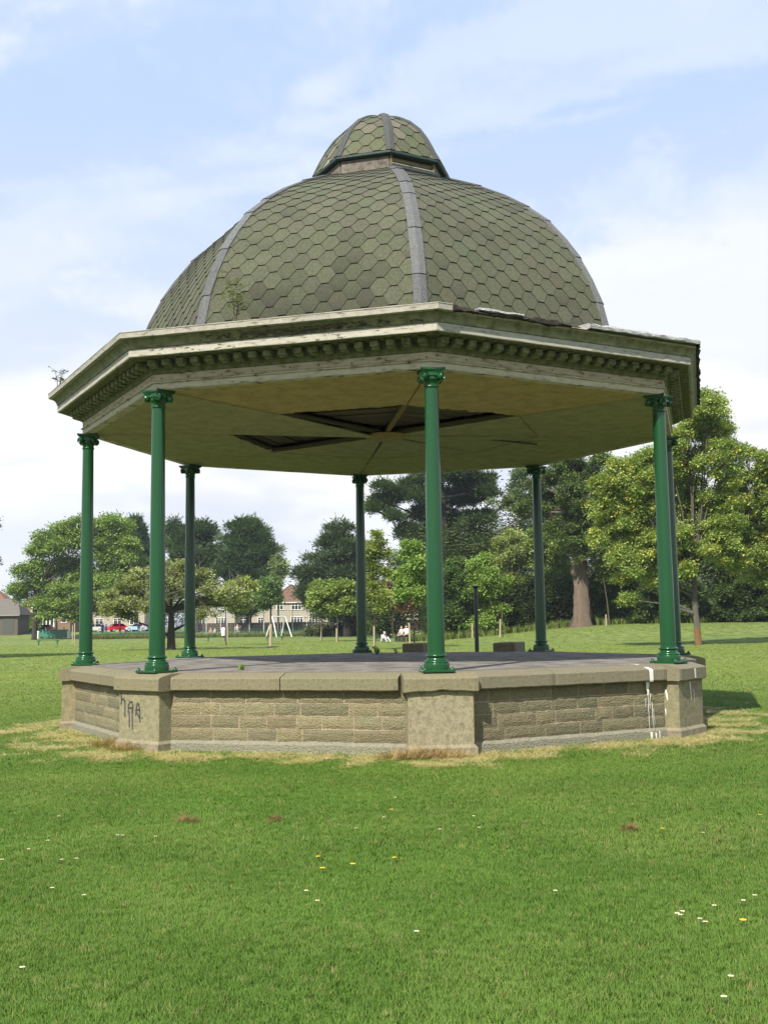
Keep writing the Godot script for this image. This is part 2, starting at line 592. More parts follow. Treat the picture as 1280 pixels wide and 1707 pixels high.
func make_grass() -> void:
	rng.seed = 99
	var zones := [[3.2, 7.5, 3500, 0.9, 0.050], [7.5, 13.0, 1700, 1.1, 0.052], [13.0, 24.0, 520, 1.7, 0.058], [24.0, 42.0, 110, 2.6, 0.06], [42.0, 78.0, 16, 4.6, 0.06], [78.0, 118.0, 5, 7.0, 0.06]]
	var where := [[], [], []]
	var tint := [[], [], []]
	for zn in zones:
		var near: float = zn[0]
		var far: float = zn[1]
		var half := far * 0.365 + 1.3
		var count := int((far - near) * half * 2.0 * zn[2])
		for i in count:
			var z := rng.randf_range(near, far)
			var x := rng.randf_range(-half, half)
			if absf(x) > z * 0.365 + 1.3:
				continue
			var q := Vector3(x, 0, -z) - HUB
			var oct := octagon_distance(q) if q.length() < 8.5 else 9.0
			if oct < 0.02:
				continue
			var dry := dryness(q) if oct < 3.0 else 0.0
			var k := rng.randi() % 2
			var w := noise_b.get_noise_2d(x * 30, -z * 30)
			var w2 := noise_a.get_noise_2d(x * 9, -z * 14)
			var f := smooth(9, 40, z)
			var c := Color(0.122, 0.222, 0.038).lerp(Color(0.285, 0.35, 0.095), f * 0.9)  # distant tufts lighter, the low-angle brightness mixed into their tint
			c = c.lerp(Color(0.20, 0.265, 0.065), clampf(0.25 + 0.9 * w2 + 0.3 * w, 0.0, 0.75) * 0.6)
			c = c * rng.randf_range(0.88, 1.14) * (1.0 + 0.16 * w)
			if rng.randf() < 0.035:
				c = Color(0.34, 0.30, 0.13)
			var sc: float = zn[3] * rng.randf_range(0.7, 1.15)
			var tall := rng.randf_range(0.75, 1.15) / pow(zn[3], 0.80)
			if rng.randf() < dry:
				c = Color(0.66, 0.56, 0.29).lerp(Color(0.42, 0.39, 0.15), rng.randf()) * rng.randf_range(0.7, 1.15)
				k = 2
				tall *= 0.85
			elif oct < 0.35 and rng.randf() < 0.35:
				tall *= 1.6
			c.a = 1
			var bs := Basis(UPV, rng.randf() * TAU).scaled(Vector3(sc, sc * tall, sc))
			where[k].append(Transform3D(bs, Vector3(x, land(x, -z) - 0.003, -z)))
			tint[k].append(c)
	tag(many("lawn_grass", tuft(1, 13, 0.035, 0.0037, 0.030, 0.95), M.blade, where[0], tint[0], self), "short mown green grass blades of the lawn", "grass", "", "stuff")
	tag(many("lawn_grass", tuft(2, 11, 0.038, 0.0034, 0.034, 1.25), M.blade, where[1], tint[1], self), "finer leaning grass blades mixed through the lawn", "grass", "", "stuff")
	tag(many("dry_grass", tuft(3, 12, 0.05, 0.0036, 0.04, 2.6), M.blade, where[2], tint[2], self), "dry straw coloured grass strimmed around the stone base", "dry grass", "", "stuff")

# ------------------------------------------------------------------ trees
func spray(kind: String, sd: int) -> ArrayMesh:
	var g := RandomNumberGenerator.new()
	g.seed = sd
	var b := MB.new()
	var n := 11
	for i in n:
		var p := Vector3(g.randf_range(-1, 1), g.randf_range(-0.7, 0.7), g.randf_range(-1, 1)) * 0.30
		var len := g.randf_range(0.13, 0.22)
		var wid := len * g.randf_range(0.42, 0.62)
		if kind == "needle":
			p = Vector3(g.randf_range(-1, 1), g.randf_range(-0.45, 0.45), g.randf_range(-1, 1)) * 0.34
			len = g.randf_range(0.20, 0.34)
			wid = 0.075
		var a := g.randf() * TAU
		var dir := Vector3(cos(a), g.randf_range(-0.5, 0.5), sin(a)).normalized()
		if kind == "needle":
			dir = (p.normalized() + Vector3(0, 0.35, 0)).normalized()
		var roll := g.randf_range(-0.9, 0.9)
		var side := dir.cross(Vector3.UP).normalized().rotated(dir, roll)
		var sh := g.randf_range(0.75, 1.25)
		b.col = Color(sh, sh, sh)
		var q := p + dir * len
		var m := p + dir * len * 0.45
		b.quad(p, m + side * wid * 0.5, q, m - side * wid * 0.5)
	return b.mesh()

var sprays := {}

func tree(called: String, label: String, cat: String, group: String, at: Vector3, tr: float, th: float, lobes: Array, kind: String, ca: Color, cb: Color, count: int, opt: Dictionary) -> void:
	var t := thing(called, label, cat, at, 0.0, group)
	var g := RandomNumberGenerator.new()
	g.seed = int(absf(at.x) * 100) + count
	if cat == "shrub":
		lobes = lobes.duplicate()
		var wide := 0.0
		for l in lobes: wide = maxf(wide, absf(l[0]) + l[3] * 0.6)
		for i in 4:
			lobes.append([wide * (-0.8 + i * 0.53), 0.8, g.randf_range(-0.5, 0.8), wide * 0.38, 1.1, 1.4])
	# trunk and limbs
	var b := MB.new()
	b.col = Color(0.10, 0.085, 0.065)
	if kind == "needle": b.col = Color(0.055, 0.045, 0.036)
	var top := Vector3(0, th, 0)
	if opt.has("old"):
		b.col = Color(0.34, 0.255, 0.195)
		old_trunk(b)
		top = Vector3(-0.1, 11.5, 0)
	elif opt.has("pods") and at.z > -71.0:
		b.col = Color(0.42, 0.23, 0.10)
		b.tube([Vector3(0.04, -0.1, 0), Vector3(0.02, 0.5, 0), Vector3(0.0, 1.15, 0)], [tr * 1.15, tr * 0.98, tr * 0.92], 10, false)
		b.col = Color(0.24, 0.225, 0.18)
		b.tube([Vector3(0.0, 1.15, 0), Vector3(-0.1, 2.6, 0), Vector3(-0.05, 4.2, 0)], [tr * 0.92, tr * 0.86, tr * 0.74], 10, false)
		top = Vector3(-0.05, 4.2, 0)
	else:
		if kind == "broad" and group.begins_with("young"):
			b.col = Color(0.22, 0.19, 0.14)
		b.tube([Vector3(0, -0.15, 0), Vector3(0, 0.12, 0), Vector3(g.randf_range(-0.1, 0.1) * tr * 4, th * 0.4, 0), top], [tr * 1.5, tr * 1.08, tr * 0.9, tr * 0.62], 9, false)
	b.col = b.col * 0.9
	b.col.a = 1
	for l in lobes:
		var c := Vector3(l[0], l[1], l[2])
		var from := top
		if c.y < th and not opt.has("old"):
			from = Vector3(0, maxf(th * 0.35, c.y - absf(c.x) * 0.5), 0)
		if opt.has("old"):
			from = Vector3(-0.1, clampf(c.y - 2.0, 7.5, 11.5), 0)
		var mid := from.lerp(c, 0.5) + Vector3(g.randf_range(-0.3, 0.3), g.randf_range(0.0, 0.5), g.randf_range(-0.3, 0.3)) * minf(1.0, tr * 3)
		b.tube([from, mid, c], [tr * 0.42, tr * 0.25, tr * 0.07], 6, false)
		for j in 3:
			var e := c + Vector3(g.randf_range(-1, 1) * l[3], g.randf_range(-0.6, 0.9) * l[4], g.randf_range(-1, 1) * l[5]) * 0.85
			b.tube([mid.lerp(c, 0.6), c.lerp(e, 0.5) + Vector3(0, 0.1, 0), e], [tr * 0.15, tr * 0.09, tr * 0.025], 4, false)
	part("trunk", b.mesh(), M.bark, t)
	if opt.has("twigs"):
		b = MB.new()
		b.col = Color(0.27, 0.25, 0.21)
		for i in int(opt.twigs):
			var l: Array = lobes[g.randi() % lobes.size()]
			var p := Vector3(l[0] + g.randf_range(-0.8, 0.8) * l[3], l[1] + g.randf_range(-0.5, 0.6) * l[4], l[2] + g.randf_range(0.2, 1.0) * l[5])
			var d := Vector3(g.randf_range(-0.8, 0.8), g.randf_range(0.1, 1.0), g.randf_range(-0.3, 0.5)).normalized()
			b.tube([p, p + d * 0.8 + Vector3(0, 0.1, 0), p + d * 1.6], [0.035, 0.022, 0.008], 4, false)
		part("bare_twigs", b.mesh(), M.bark, t)
	# crown
	var key := kind
	if not sprays.has(key):
		sprays[key] = spray(kind, 40 + sprays.size())
	var clumps := []
	for l in lobes:
		var big: float = pow(l[3] * l[4] * l[5], 0.333)
		clumps.append([l[0], l[1], l[2], l[3] * 0.82, l[4] * 0.82, l[5] * 0.82, 0.30 if kind == "airy" else 0.5])
		var subs := 9 if big > 1.2 else 5
		for i in subs:
			var d := Vector3(g.randfn(), g.randfn() + 0.35, g.randfn() + 0.15).normalized()
			var q := g.randf_range(0.28, 0.48)
			var flat := 0.6 if kind != "airy" else 0.85
			var o := d * Vector3(l[3], l[4], l[5]) * g.randf_range(0.62, 0.95)
			clumps.append([l[0] + o.x, l[1] + o.y, l[2] + o.z, l[3] * q, maxf(l[4] * q * flat, 0.25), l[5] * q, 1.25])
	lobes = clumps
	var total := 0.0
	var weight := []
	for l in lobes:
		total += pow(l[3] * l[4] * l[5], 0.667) * l[6]
		weight.append(total)
	var where := []
	var tint := []
	var gap: float = {"broad": -0.26, "needle": -0.26, "airy": -0.10}[kind]
	var size := clampf(-at.z / 80.0, 0.95, 2.3)
	if kind == "needle": size *= 1.05
	var tries := 0
	var fq := 150.0 / size
	while where.size() < count and tries < count * 4:
		tries += 1
		var pick := g.randf() * total
		var i := 0
		while weight[i] < pick: i += 1
		var l: Array = lobes[i]
		var d := Vector3(g.randfn(), g.randfn(), g.randfn()).normalized()
		if kind == "needle" and d.y < 0.0: d.y *= 0.45
		var rad := pow(g.randf(), 0.30)
		var n0 := noise_a.get_noise_3d(d.x * 130 + i * 91, d.y * 130 + at.x * 7, d.z * 130)
		rad *= 0.92 + 0.38 * n0
		if g.randf() < 0.07: rad *= 1.12
		var p := Vector3(l[0], l[1], l[2]) + d * Vector3(l[3], l[4], l[5]) * rad
		if kind == "needle" and opt.has("spiky"):
			p.y -= 0.12 * absf(p.x - l[0])
		if p.y < 0.25: continue
		var nz := noise_b.get_noise_3d((p.x + at.x) * fq * 0.22, p.y * fq * 0.34, p.z * fq * 0.22)
		if nz < gap: continue
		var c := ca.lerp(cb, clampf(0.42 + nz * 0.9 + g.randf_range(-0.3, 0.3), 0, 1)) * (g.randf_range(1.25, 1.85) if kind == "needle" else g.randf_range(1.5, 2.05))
		if opt.has("pods"):
			var y := noise_a.get_noise_3d((p.x + at.x) * 62, p.y * 62, p.z * 62)
			if y > 0.13 and g.randf() < 0.36:
				c = Color(0.58, 0.50, 0.09).lerp(Color(0.42, 0.42, 0.09), g.randf())
		c.a = 1
		var sc := size * g.randf_range(0.7, 1.25)
		var bs := Basis(Vector3.UP, g.randf() * TAU) * Basis(Vector3.RIGHT, g.randf_range(-0.6, 0.6)) * Basis(Vector3.FORWARD, g.randf_range(-0.6, 0.6))
		where.append(Transform3D(bs.scaled(Vector3(sc, sc, sc)), p))
		tint.append(c)
	tag(many("crown", sprays[key], M.leaf, where, tint, t), "", "", "", "stuff")

func old_trunk(b: MB) -> void:
	var pts := [Vector2(1.5, -0.2), Vector2(1.22, 0.05), Vector2(1.02, 0.5), Vector2(0.88, 1.2), Vector2(0.80, 2.2), Vector2(0.78, 3.4), Vector2(0.80, 4.2), Vector2(0.90, 4.7), Vector2(0.92, 5.1), Vector2(0.80, 5.5), Vector2(0.70, 6.0), Vector2(0.66, 6.8), Vector2(0.50, 7.6), Vector2(0.52, 8.1), Vector2(0.34, 8.9), Vector2(0.28, 10.0), Vector2(0.34, 11.0), Vector2(0.20, 12.0), Vector2(0.12, 13.5), Vector2(0.06, 15.0)]
	var seg := 40
	var base := b.v.size()
	var fine := []
	for i in pts.size() - 1:
		for j in 3:
			fine.append(pts[i].lerp(pts[i + 1], j / 3.0))
	fine.append(pts[pts.size() - 1])
	var warm := b.col
	for i in fine.size():
		var p: Vector2 = fine[i]
		b.col = warm.lerp(Color(0.12, 0.10, 0.08), smooth(6.5, 9.5, p.y))
		for k in seg:
			var a := TAU * k / seg
			var r := p.x * 0.84 * (1.0 + 0.07 * cos(a * 7.0 + p.y * 0.2) * smooth(3.0, 0.0, p.y) + 0.34 * noise_a.get_noise_3d(cos(a) * 110, p.y * 45, sin(a) * 110) + 0.16 * noise_b.get_noise_3d(cos(a) * 280, p.y * 60, sin(a) * 280))
			b.v.append(Vector3(cos(a) * r - 0.12 * smooth(3, 8, p.y), p.y, sin(a) * r))
			b.n.append(Vector3(cos(a), 0.1, sin(a)).normalized())
			b.c.append(b.col)
	for i in fine.size() - 1:
		for k in seg:
			var k2 := (k + 1) % seg
			var p := base + i * seg + k
			var q := base + i * seg + k2
			var s := base + (i + 1) * seg + k2
			var t := base + (i + 1) * seg + k
			b.ix.append(p); b.ix.append(q); b.ix.append(s)
			b.ix.append(p); b.ix.append(s); b.ix.append(t)
	# knobbly cut limbs
	b.col = Color(0.24, 0.19, 0.15)
	for q in [[Vector3(0.35, 7.9, 0.5), 0.45], [Vector3(-0.45, 8.0, 0.4), 0.35], [Vector3(0.1, 11.2, 0.35), 0.5], [Vector3(-0.6, 4.9, 0.5), 0.4], [Vector3(0.55, 5.0, 0.4), 0.42]]:
		b.blob(q[0], Vector3(1, 1.15, 1) * q[1], 9, 6)
	b.col = Color(0.3, 0.27, 0.22)
	b.tube([Vector3(-0.2, 10.2, 0.3), Vector3(-2.6, 10.35, 0.6), Vector3(-4.6, 10.0, 0.8), Vector3(-6.6, 9.1, 0.9), Vector3(-8.0, 8.6, 0.8)], [0.16, 0.12, 0.10, 0.08, 0.03], 7, false)
	b.tube([Vector3(-4.4, 10.1, 0.8), Vector3(-5.0, 10.8, 0.9), Vector3(-6.2, 11.0, 0.9)], [0.08, 0.06, 0.03], 6, false)
	b.tube([Vector3(-0.2, 9.4, 0.2), Vector3(-1.6, 11.6, 0.5), Vector3(-3.4, 13.6, 0.4)], [0.2, 0.14, 0.05], 7, false)
	b.tube([Vector3(0.1, 9.8, 0.0), Vector3(1.2, 12.0, -0.3), Vector3(2.4, 14.0, -0.4)], [0.2, 0.14, 0.05], 7, false)

func make_trees() -> void:
	tree("broad_tree", "broad spreading mid green tree above the maroon car at the far left", "tree", "trees along the far edge of the park", Vector3(-53.90, 0.02, -170.0), 0.40, 7.51,
		[[-1.05, 9.37, 0.00, 3.11, 2.70, 2.72], [1.40, 12.12, -2.00, 3.94, 3.11, 3.31], [4.14, 14.86, 0.00, 4.36, 3.73, 3.79], [6.44, 16.69, 1.00, 3.53, 2.70, 2.92], [9.70, 16.37, -1.00, 4.36, 3.11, 3.50], [12.50, 15.67, 1.00, 3.53, 3.53, 3.31], [3.77, 9.30, -3.00, 5.19, 3.53, 4.08], [8.38, 10.62, -2.00, 5.39, 4.36, 4.57], [13.47, 11.01, 0.00, 3.32, 4.56, 3.70], [7.05, 6.02, 1.00, 5.39, 2.49, 3.70], [-1.75, 7.26, -2.00, 3.11, 1.66, 2.24], [1.98, 5.64, 0.00, 3.73, 1.45, 2.43], [12.12, 7.33, 1.00, 4.15, 2.90, 3.31], [4.77, 4.40, 1.00, 4.15, 1.66, 2.72], [10.76, 4.87, -1.00, 3.73, 1.87, 2.63], [14.43, 7.30, 0.00, 3.11, 2.28, 2.53]],
		"broad", Color(0.085, 0.140, 0.030), Color(0.170, 0.230, 0.055), 13950, {})
	tree("spruce_tree", "narrow pointed dark spruce rising behind the broad spreading tree", "tree", "trees along the far edge of the park", Vector3(-44.97, 1.00, -200.0), 0.35, 18.77,
		[[-0.37, 19.65, 0.00, 0.61, 1.46, 0.97], [-0.25, 17.90, 0.00, 1.22, 1.46, 1.26], [-0.34, 16.03, 0.00, 1.95, 1.59, 1.66], [0.00, 13.84, 0.00, 2.44, 1.83, 2.00], [-0.31, 11.66, 0.00, 3.05, 1.95, 2.35], [0.04, 9.15, 0.00, 3.42, 2.20, 2.63], [-0.05, 6.76, 0.00, 3.66, 2.20, 2.75]],
		"needle", Color(0.030, 0.060, 0.030), Color(0.055, 0.095, 0.045), 6510, {})
	tree("conifer_tree", "dark ragged conifer left of the tall round one, behind the bare twigged cherry", "tree", "trees along the far edge of the park", Vector3(-32.16, 0.69, -185.0), 0.40, 15.55,
		[[-3.09, 17.22, 0.00, 1.35, 1.58, 1.38], [-2.27, 15.58, 0.00, 2.71, 2.48, 2.43], [1.47, 16.95, 0.00, 2.26, 2.03, 2.01], [0.76, 15.03, 0.00, 3.16, 2.71, 2.75], [-0.44, 12.52, 0.00, 4.74, 3.16, 3.70], [-1.44, 9.51, 0.00, 4.52, 3.16, 3.60], [2.59, 10.46, 0.00, 3.39, 3.84, 3.39], [4.81, 11.94, 0.00, 2.03, 2.94, 2.33]],
		"needle", Color(0.040, 0.070, 0.025), Color(0.075, 0.120, 0.045), 8060, {})
	tree("cedar_tree", "tall rounded dark evergreen beside the gap of open sky, above the playground", "tree", "trees along the far edge of the park", Vector3(-22.22, 0.42, -180.0), 0.45, 14.80,
		[[-0.66, 16.69, 0.00, 2.64, 1.98, 2.16], [1.01, 15.48, 0.00, 3.08, 2.20, 2.47], [-1.65, 14.83, 0.00, 2.64, 1.98, 2.16], [-0.27, 12.84, 0.00, 4.39, 2.64, 3.30], [2.18, 12.31, 0.00, 2.97, 2.64, 2.63], [-1.94, 10.90, 0.00, 2.86, 2.20, 2.37], [0.51, 9.88, 0.00, 4.83, 2.86, 3.60], [2.46, 8.58, 0.00, 3.08, 2.42, 2.57], [-0.28, 6.96, 0.00, 4.61, 2.42, 3.30], [-3.42, 9.94, 0.00, 2.20, 2.20, 2.06], [0.99, 5.28, 0.00, 3.95, 2.20, 2.88], [-1.46, 4.54, 0.00, 3.30, 1.76, 2.37]],
		"needle", Color(0.035, 0.065, 0.025), Color(0.070, 0.115, 0.045), 10850, {})
	tree("birch_tree", "thin airy pale birch on the right flank of the tall rounded evergreen", "tree", "trees along the far edge of the park", Vector3(-16.95, 0.17, -175.0), 0.14, 14.61,
		[[-0.04, 13.65, 0.00, 0.76, 1.33, 1.10], [0.04, 11.26, 0.00, 1.14, 1.91, 1.60], [0.32, 8.87, 0.00, 1.24, 1.91, 1.65], [-0.55, 6.98, 0.00, 1.33, 1.33, 1.40]],
		"airy", Color(0.100, 0.140, 0.060), Color(0.160, 0.200, 0.090), 525, {})
	tree("small_tree", "small fresh green tree in front of the tall rounded evergreen", "tree", "trees along the far edge of the park", Vector3(-15.51, 0.00, -150.0), 0.12, 7.59,
		[[-0.31, 6.94, 0.00, 1.83, 1.46, 1.54], [0.26, 5.79, 0.00, 1.46, 1.28, 1.29], [-0.97, 5.16, 0.00, 1.65, 1.10, 1.29]],
		"broad", Color(0.075, 0.125, 0.035), Color(0.120, 0.180, 0.060), 1240, {})
	tree("cherry_tree", "low spreading cherry with thick dark trunk and bare twigs showing in its crown", "tree", "", Vector3(-15.28, 0.00, -79.0), 0.30, 2.71,
		[[-4.13, 3.54, 0.50, 1.12, 0.69, 0.95], [-3.06, 4.25, -1.00, 1.21, 0.69, 0.99], [-1.99, 4.96, 1.00, 1.12, 0.77, 0.99], [-0.79, 5.38, -1.00, 1.21, 0.86, 1.08], [0.58, 5.62, 1.00, 1.21, 0.77, 1.04], [1.66, 5.04, -1.00, 1.29, 0.77, 1.08], [2.95, 4.29, 0.00, 1.46, 0.77, 1.18], [4.24, 3.72, 1.00, 1.12, 0.69, 0.95], [2.31, 3.44, -1.50, 1.55, 0.65, 1.15], [-1.55, 3.59, -1.50, 1.46, 0.69, 1.13], [0.25, 4.20, 1.50, 1.55, 0.95, 1.31], [-2.63, 3.26, 1.00, 1.29, 0.43, 0.90], [-4.34, 2.77, 1.00, 0.86, 0.52, 0.72], [-3.48, 2.42, 0.00, 0.95, 0.39, 0.70], [2.53, 2.59, 0.00, 1.03, 0.34, 0.72], [4.67, 2.98, 0.00, 0.86, 0.43, 0.68], [-1.04, 3.07, 2.00, 0.77, 0.34, 0.59], [5.10, 3.92, 0.00, 0.52, 0.52, 0.54]],
		"airy", Color(0.120, 0.150, 0.050), Color(0.220, 0.240, 0.100), 4500, {"twigs": 60})
	tree("young_tree", "young yellowish tree by the basketball post, right of the cherry", "tree", "young park trees with stakes", Vector3(-13.68, 0.00, -95.0), 0.07, 3.90,
		[[0.88, 4.66, 0.00, 1.28, 1.04, 1.09], [1.60, 5.32, 0.40, 0.81, 0.70, 0.71], [1.08, 3.57, -0.30, 0.81, 0.70, 0.71], [0.36, 3.89, 0.00, 0.70, 0.58, 0.60]],
		"broad", Color(0.140, 0.180, 0.040), Color(0.240, 0.270, 0.080), 1395, {})
	tree("blue_cedar_tree", "dark cedar with spiky drooping boughs against open sky, left of the tall pine", "tree", "", Vector3(-5.26, 0.00, -150.0), 0.50, 13.99,
		[[-1.66, 14.67, 0.00, 0.82, 0.73, 0.73], [-0.35, 14.98, 0.00, 1.28, 0.92, 1.03], [-2.58, 12.79, -2.00, 1.28, 0.73, 0.94], [-0.53, 12.76, 0.00, 2.56, 1.46, 1.89], [-4.24, 10.77, -1.00, 1.46, 0.73, 1.03], [-1.78, 10.73, 0.00, 3.11, 1.37, 2.10], [1.08, 11.10, 0.00, 2.38, 2.01, 2.06], [-5.89, 8.75, 0.00, 1.46, 0.73, 1.03], [-3.44, 8.47, 0.00, 2.93, 1.28, 1.97], [-0.17, 8.26, 0.00, 3.30, 2.01, 2.49], [1.87, 8.23, 0.00, 1.83, 2.75, 2.15], [-5.33, 6.70, 0.00, 2.01, 0.92, 1.37], [-2.24, 5.84, 0.00, 3.66, 1.83, 2.57], [1.01, 4.98, 0.00, 2.75, 1.83, 2.15], [-4.69, 5.06, 0.00, 1.83, 1.28, 1.46], [-2.66, 4.06, 0.00, 3.30, 1.46, 2.23], [1.00, 3.52, 0.00, 3.11, 1.65, 2.23], [-1.02, 5.01, 0.00, 3.66, 1.83, 2.57]],
		"needle", Color(0.045, 0.070, 0.035), Color(0.085, 0.120, 0.060), 9920, {"spiky": true})
	tree("young_tree", "fresh lime green young tree beside its stake, second right of the swings", "tree", "young park trees with stakes", Vector3(-4.67, 0.00, -108.0), 0.05, 4.05,
		[[0.56, 4.92, 0.00, 1.71, 0.99, 1.27], [1.31, 3.74, 0.40, 1.19, 0.92, 0.99], [-0.04, 3.59, -0.40, 1.05, 0.79, 0.87], [1.97, 4.61, 0.00, 0.66, 0.66, 0.62]],
		"broad", Color(0.115, 0.160, 0.040), Color(0.185, 0.235, 0.070), 2325, {})
	tree("young_tree", "lime green young tree with drooping leaves, first right of the swings", "tree", "young park trees with stakes", Vector3(-6.36, 0.00, -110.0), 0.05, 4.12,
		[[0.39, 5.01, 0.00, 1.48, 1.01, 1.16], [-0.22, 3.95, 0.40, 1.21, 0.94, 1.01], [0.73, 3.40, -0.30, 0.81, 0.67, 0.69]],
		"broad", Color(0.115, 0.160, 0.040), Color(0.185, 0.235, 0.070), 2015, {})
	tree("young_tree", "tall slim brownish green young tree close behind the back column", "tree", "young park trees with stakes", Vector3(-0.71, 0.00, -70.0), 0.05, 4.67,
		[[0.15, 6.77, 0.00, 0.61, 0.69, 0.68], [-0.02, 5.82, 0.30, 0.84, 0.76, 0.84], [0.27, 4.86, -0.30, 0.76, 0.69, 0.76], [-0.20, 3.92, 0.00, 0.84, 0.69, 0.80], [0.40, 3.15, 0.20, 0.76, 0.61, 0.72], [0.67, 6.00, -0.20, 0.53, 0.53, 0.56]],
		"airy", Color(0.120, 0.150, 0.040), Color(0.200, 0.240, 0.070), 1625, {})
	tree("young_tree", "leafy green young tree left of the front column, beside the seated people", "tree", "young park trees with stakes", Vector3(1.92, 0.00, -75.0), 0.05, 4.86,
		[[0.00, 6.49, 0.00, 0.82, 0.82, 0.77], [0.31, 5.46, 0.30, 1.01, 0.92, 0.90], [-0.27, 4.66, -0.30, 1.10, 0.82, 0.90], [0.45, 3.83, 0.00, 0.92, 0.82, 0.82], [-0.54, 3.64, 0.20, 0.82, 0.64, 0.69]],
		"broad", Color(0.110, 0.180, 0.040), Color(0.190, 0.270, 0.070), 2635, {})
	tree("pine_tree", "tall broad dark pine with layered limbs reaching left, behind the front column", "tree", "", Vector3(7.53, 0.24, -140.0), 0.60, 17.36,
		[[-8.76, 15.94, 0.00, 1.20, 0.60, 0.84], [-7.36, 17.08, -1.00, 2.22, 0.77, 1.40], [-7.49, 18.71, 1.00, 1.28, 0.68, 0.92], [-5.81, 18.06, 0.00, 1.88, 0.77, 1.24], [-6.39, 14.98, 1.00, 1.37, 0.51, 0.88], [-3.64, 19.12, -1.00, 2.05, 1.03, 1.44], [-2.52, 17.40, 1.00, 2.22, 1.03, 1.52], [-0.55, 20.08, 0.00, 2.90, 1.11, 1.88], [2.16, 20.81, 1.00, 2.90, 1.11, 1.88], [4.06, 19.62, -1.00, 2.56, 1.20, 1.76], [6.06, 19.59, 0.00, 1.11, 0.51, 0.76], [5.56, 17.90, 1.00, 1.71, 0.77, 1.16], [-0.21, 17.75, -3.00, 3.08, 1.20, 2.00], [2.85, 17.32, -3.00, 3.42, 1.37, 2.24], [-2.56, 15.24, -2.00, 2.90, 1.11, 1.88], [0.88, 14.88, -4.00, 3.76, 1.37, 2.40], [4.33, 14.60, -2.00, 2.90, 1.37, 2.00], [-3.75, 12.79, 0.00, 2.56, 1.20, 1.76], [-0.70, 11.98, -3.00, 3.76, 1.54, 2.48], [3.50, 11.92, -3.00, 3.59, 1.54, 2.40], [-2.66, 9.71, 0.00, 3.25, 1.71, 2.32], [1.15, 9.28, -3.00, 4.44, 2.05, 3.04], [4.58, 8.84, -2.00, 2.90, 2.22, 2.40], [-3.85, 7.06, 0.00, 2.56, 1.88, 2.08], [0.71, 6.23, -2.00, 4.61, 2.39, 3.28], [4.50, 5.42, -1.00, 2.90, 2.39, 2.48], [1.41, 3.19, 0.00, 4.27, 1.88, 2.88]],
		"needle", Color(0.035, 0.060, 0.022), Color(0.075, 0.115, 0.040), 22475, {})
	tree("feathery_tree", "feathery blue green treetop rising behind the old tree, left of the back right column", "tree", "", Vector3(16.99, 1.10, -135.0), 0.25, 16.53,
		[[-0.47, 18.41, 0.00, 1.03, 1.03, 1.08], [0.89, 19.14, 0.00, 1.18, 1.03, 1.16], [0.23, 16.91, 0.00, 1.62, 1.18, 1.47], [1.53, 15.77, 0.00, 1.47, 1.32, 1.47], [2.71, 17.99, 0.00, 1.32, 1.47, 1.47]],
		"airy", Color(0.070, 0.110, 0.050), Color(0.130, 0.180, 0.080), 2125, {})
	tree("old_tree", "old tree with a thick pale lumpy trunk and sparse dark crown", "tree", "", Vector3(17.74, 1.15, -100.0), 0.75, 13.35,
		[[-6.98, 11.36, 0.00, 1.22, 0.55, 0.83], [-5.54, 11.89, -1.00, 1.59, 0.73, 1.09], [-3.98, 12.75, 1.00, 1.46, 0.85, 1.09], [-2.03, 13.67, 0.00, 1.83, 1.10, 1.37], [-0.35, 14.75, -1.00, 1.83, 0.98, 1.32], [1.57, 14.56, 1.00, 1.71, 1.22, 1.37], [2.61, 13.04, 0.00, 1.59, 1.46, 1.43], [-4.59, 10.66, 1.00, 1.95, 0.79, 1.29], [-2.65, 11.30, -1.00, 2.07, 1.10, 1.49], [-0.83, 11.82, 1.00, 1.83, 1.59, 1.60], [0.92, 11.69, -1.00, 1.71, 1.71, 1.60], [-2.17, 9.09, 1.00, 1.59, 1.10, 1.26], [-0.83, 8.41, 1.50, 1.34, 1.59, 1.37], [1.10, 8.93, 1.50, 1.34, 1.83, 1.49], [1.85, 6.73, 2.00, 1.59, 1.46, 1.43], [-0.34, 6.49, 1.50, 0.85, 0.73, 0.74], [2.51, 10.01, 2.00, 1.22, 1.83, 1.43], [-0.12, 13.36, -1.50, 2.44, 1.83, 2.00], [-1.88, 9.80, -2.00, 2.07, 1.46, 1.66], [1.16, 10.58, -2.00, 2.07, 2.07, 1.95], [-3.46, 11.75, -2.00, 2.20, 1.22, 1.60], [2.29, 11.67, -1.00, 1.59, 1.59, 1.49], [-0.62, 15.03, 0.00, 2.20, 0.98, 1.49], [2.34, 5.09, 1.00, 1.46, 1.46, 1.37], [-0.21, 10.60, 2.00, 1.46, 1.34, 1.32]],
		"broad", Color(0.035, 0.060, 0.018), Color(0.095, 0.130, 0.035), 8680, {"old": true})
	tree("tall_shrub", "tall twiggy olive shrub left of the back right column", "shrub", "shrubs along the bank behind the bandstand", Vector3(12.95, 0.74, -112.0), 0.15, 5.58,
		[[-0.15, 8.94, 0.00, 1.59, 1.34, 1.54], [0.73, 7.40, 1.00, 2.07, 1.59, 1.92], [-0.95, 6.51, -1.00, 1.83, 1.59, 1.79], [0.05, 4.97, 0.00, 2.20, 1.59, 1.99], [-1.49, 4.08, 1.00, 1.59, 1.46, 1.60], [0.92, 3.13, -1.00, 2.07, 1.71, 1.99], [-1.24, 2.07, 0.00, 1.83, 1.10, 1.54]],
		"airy", Color(0.110, 0.145, 0.040), Color(0.220, 0.250, 0.090), 5750, {"twigs": 46})
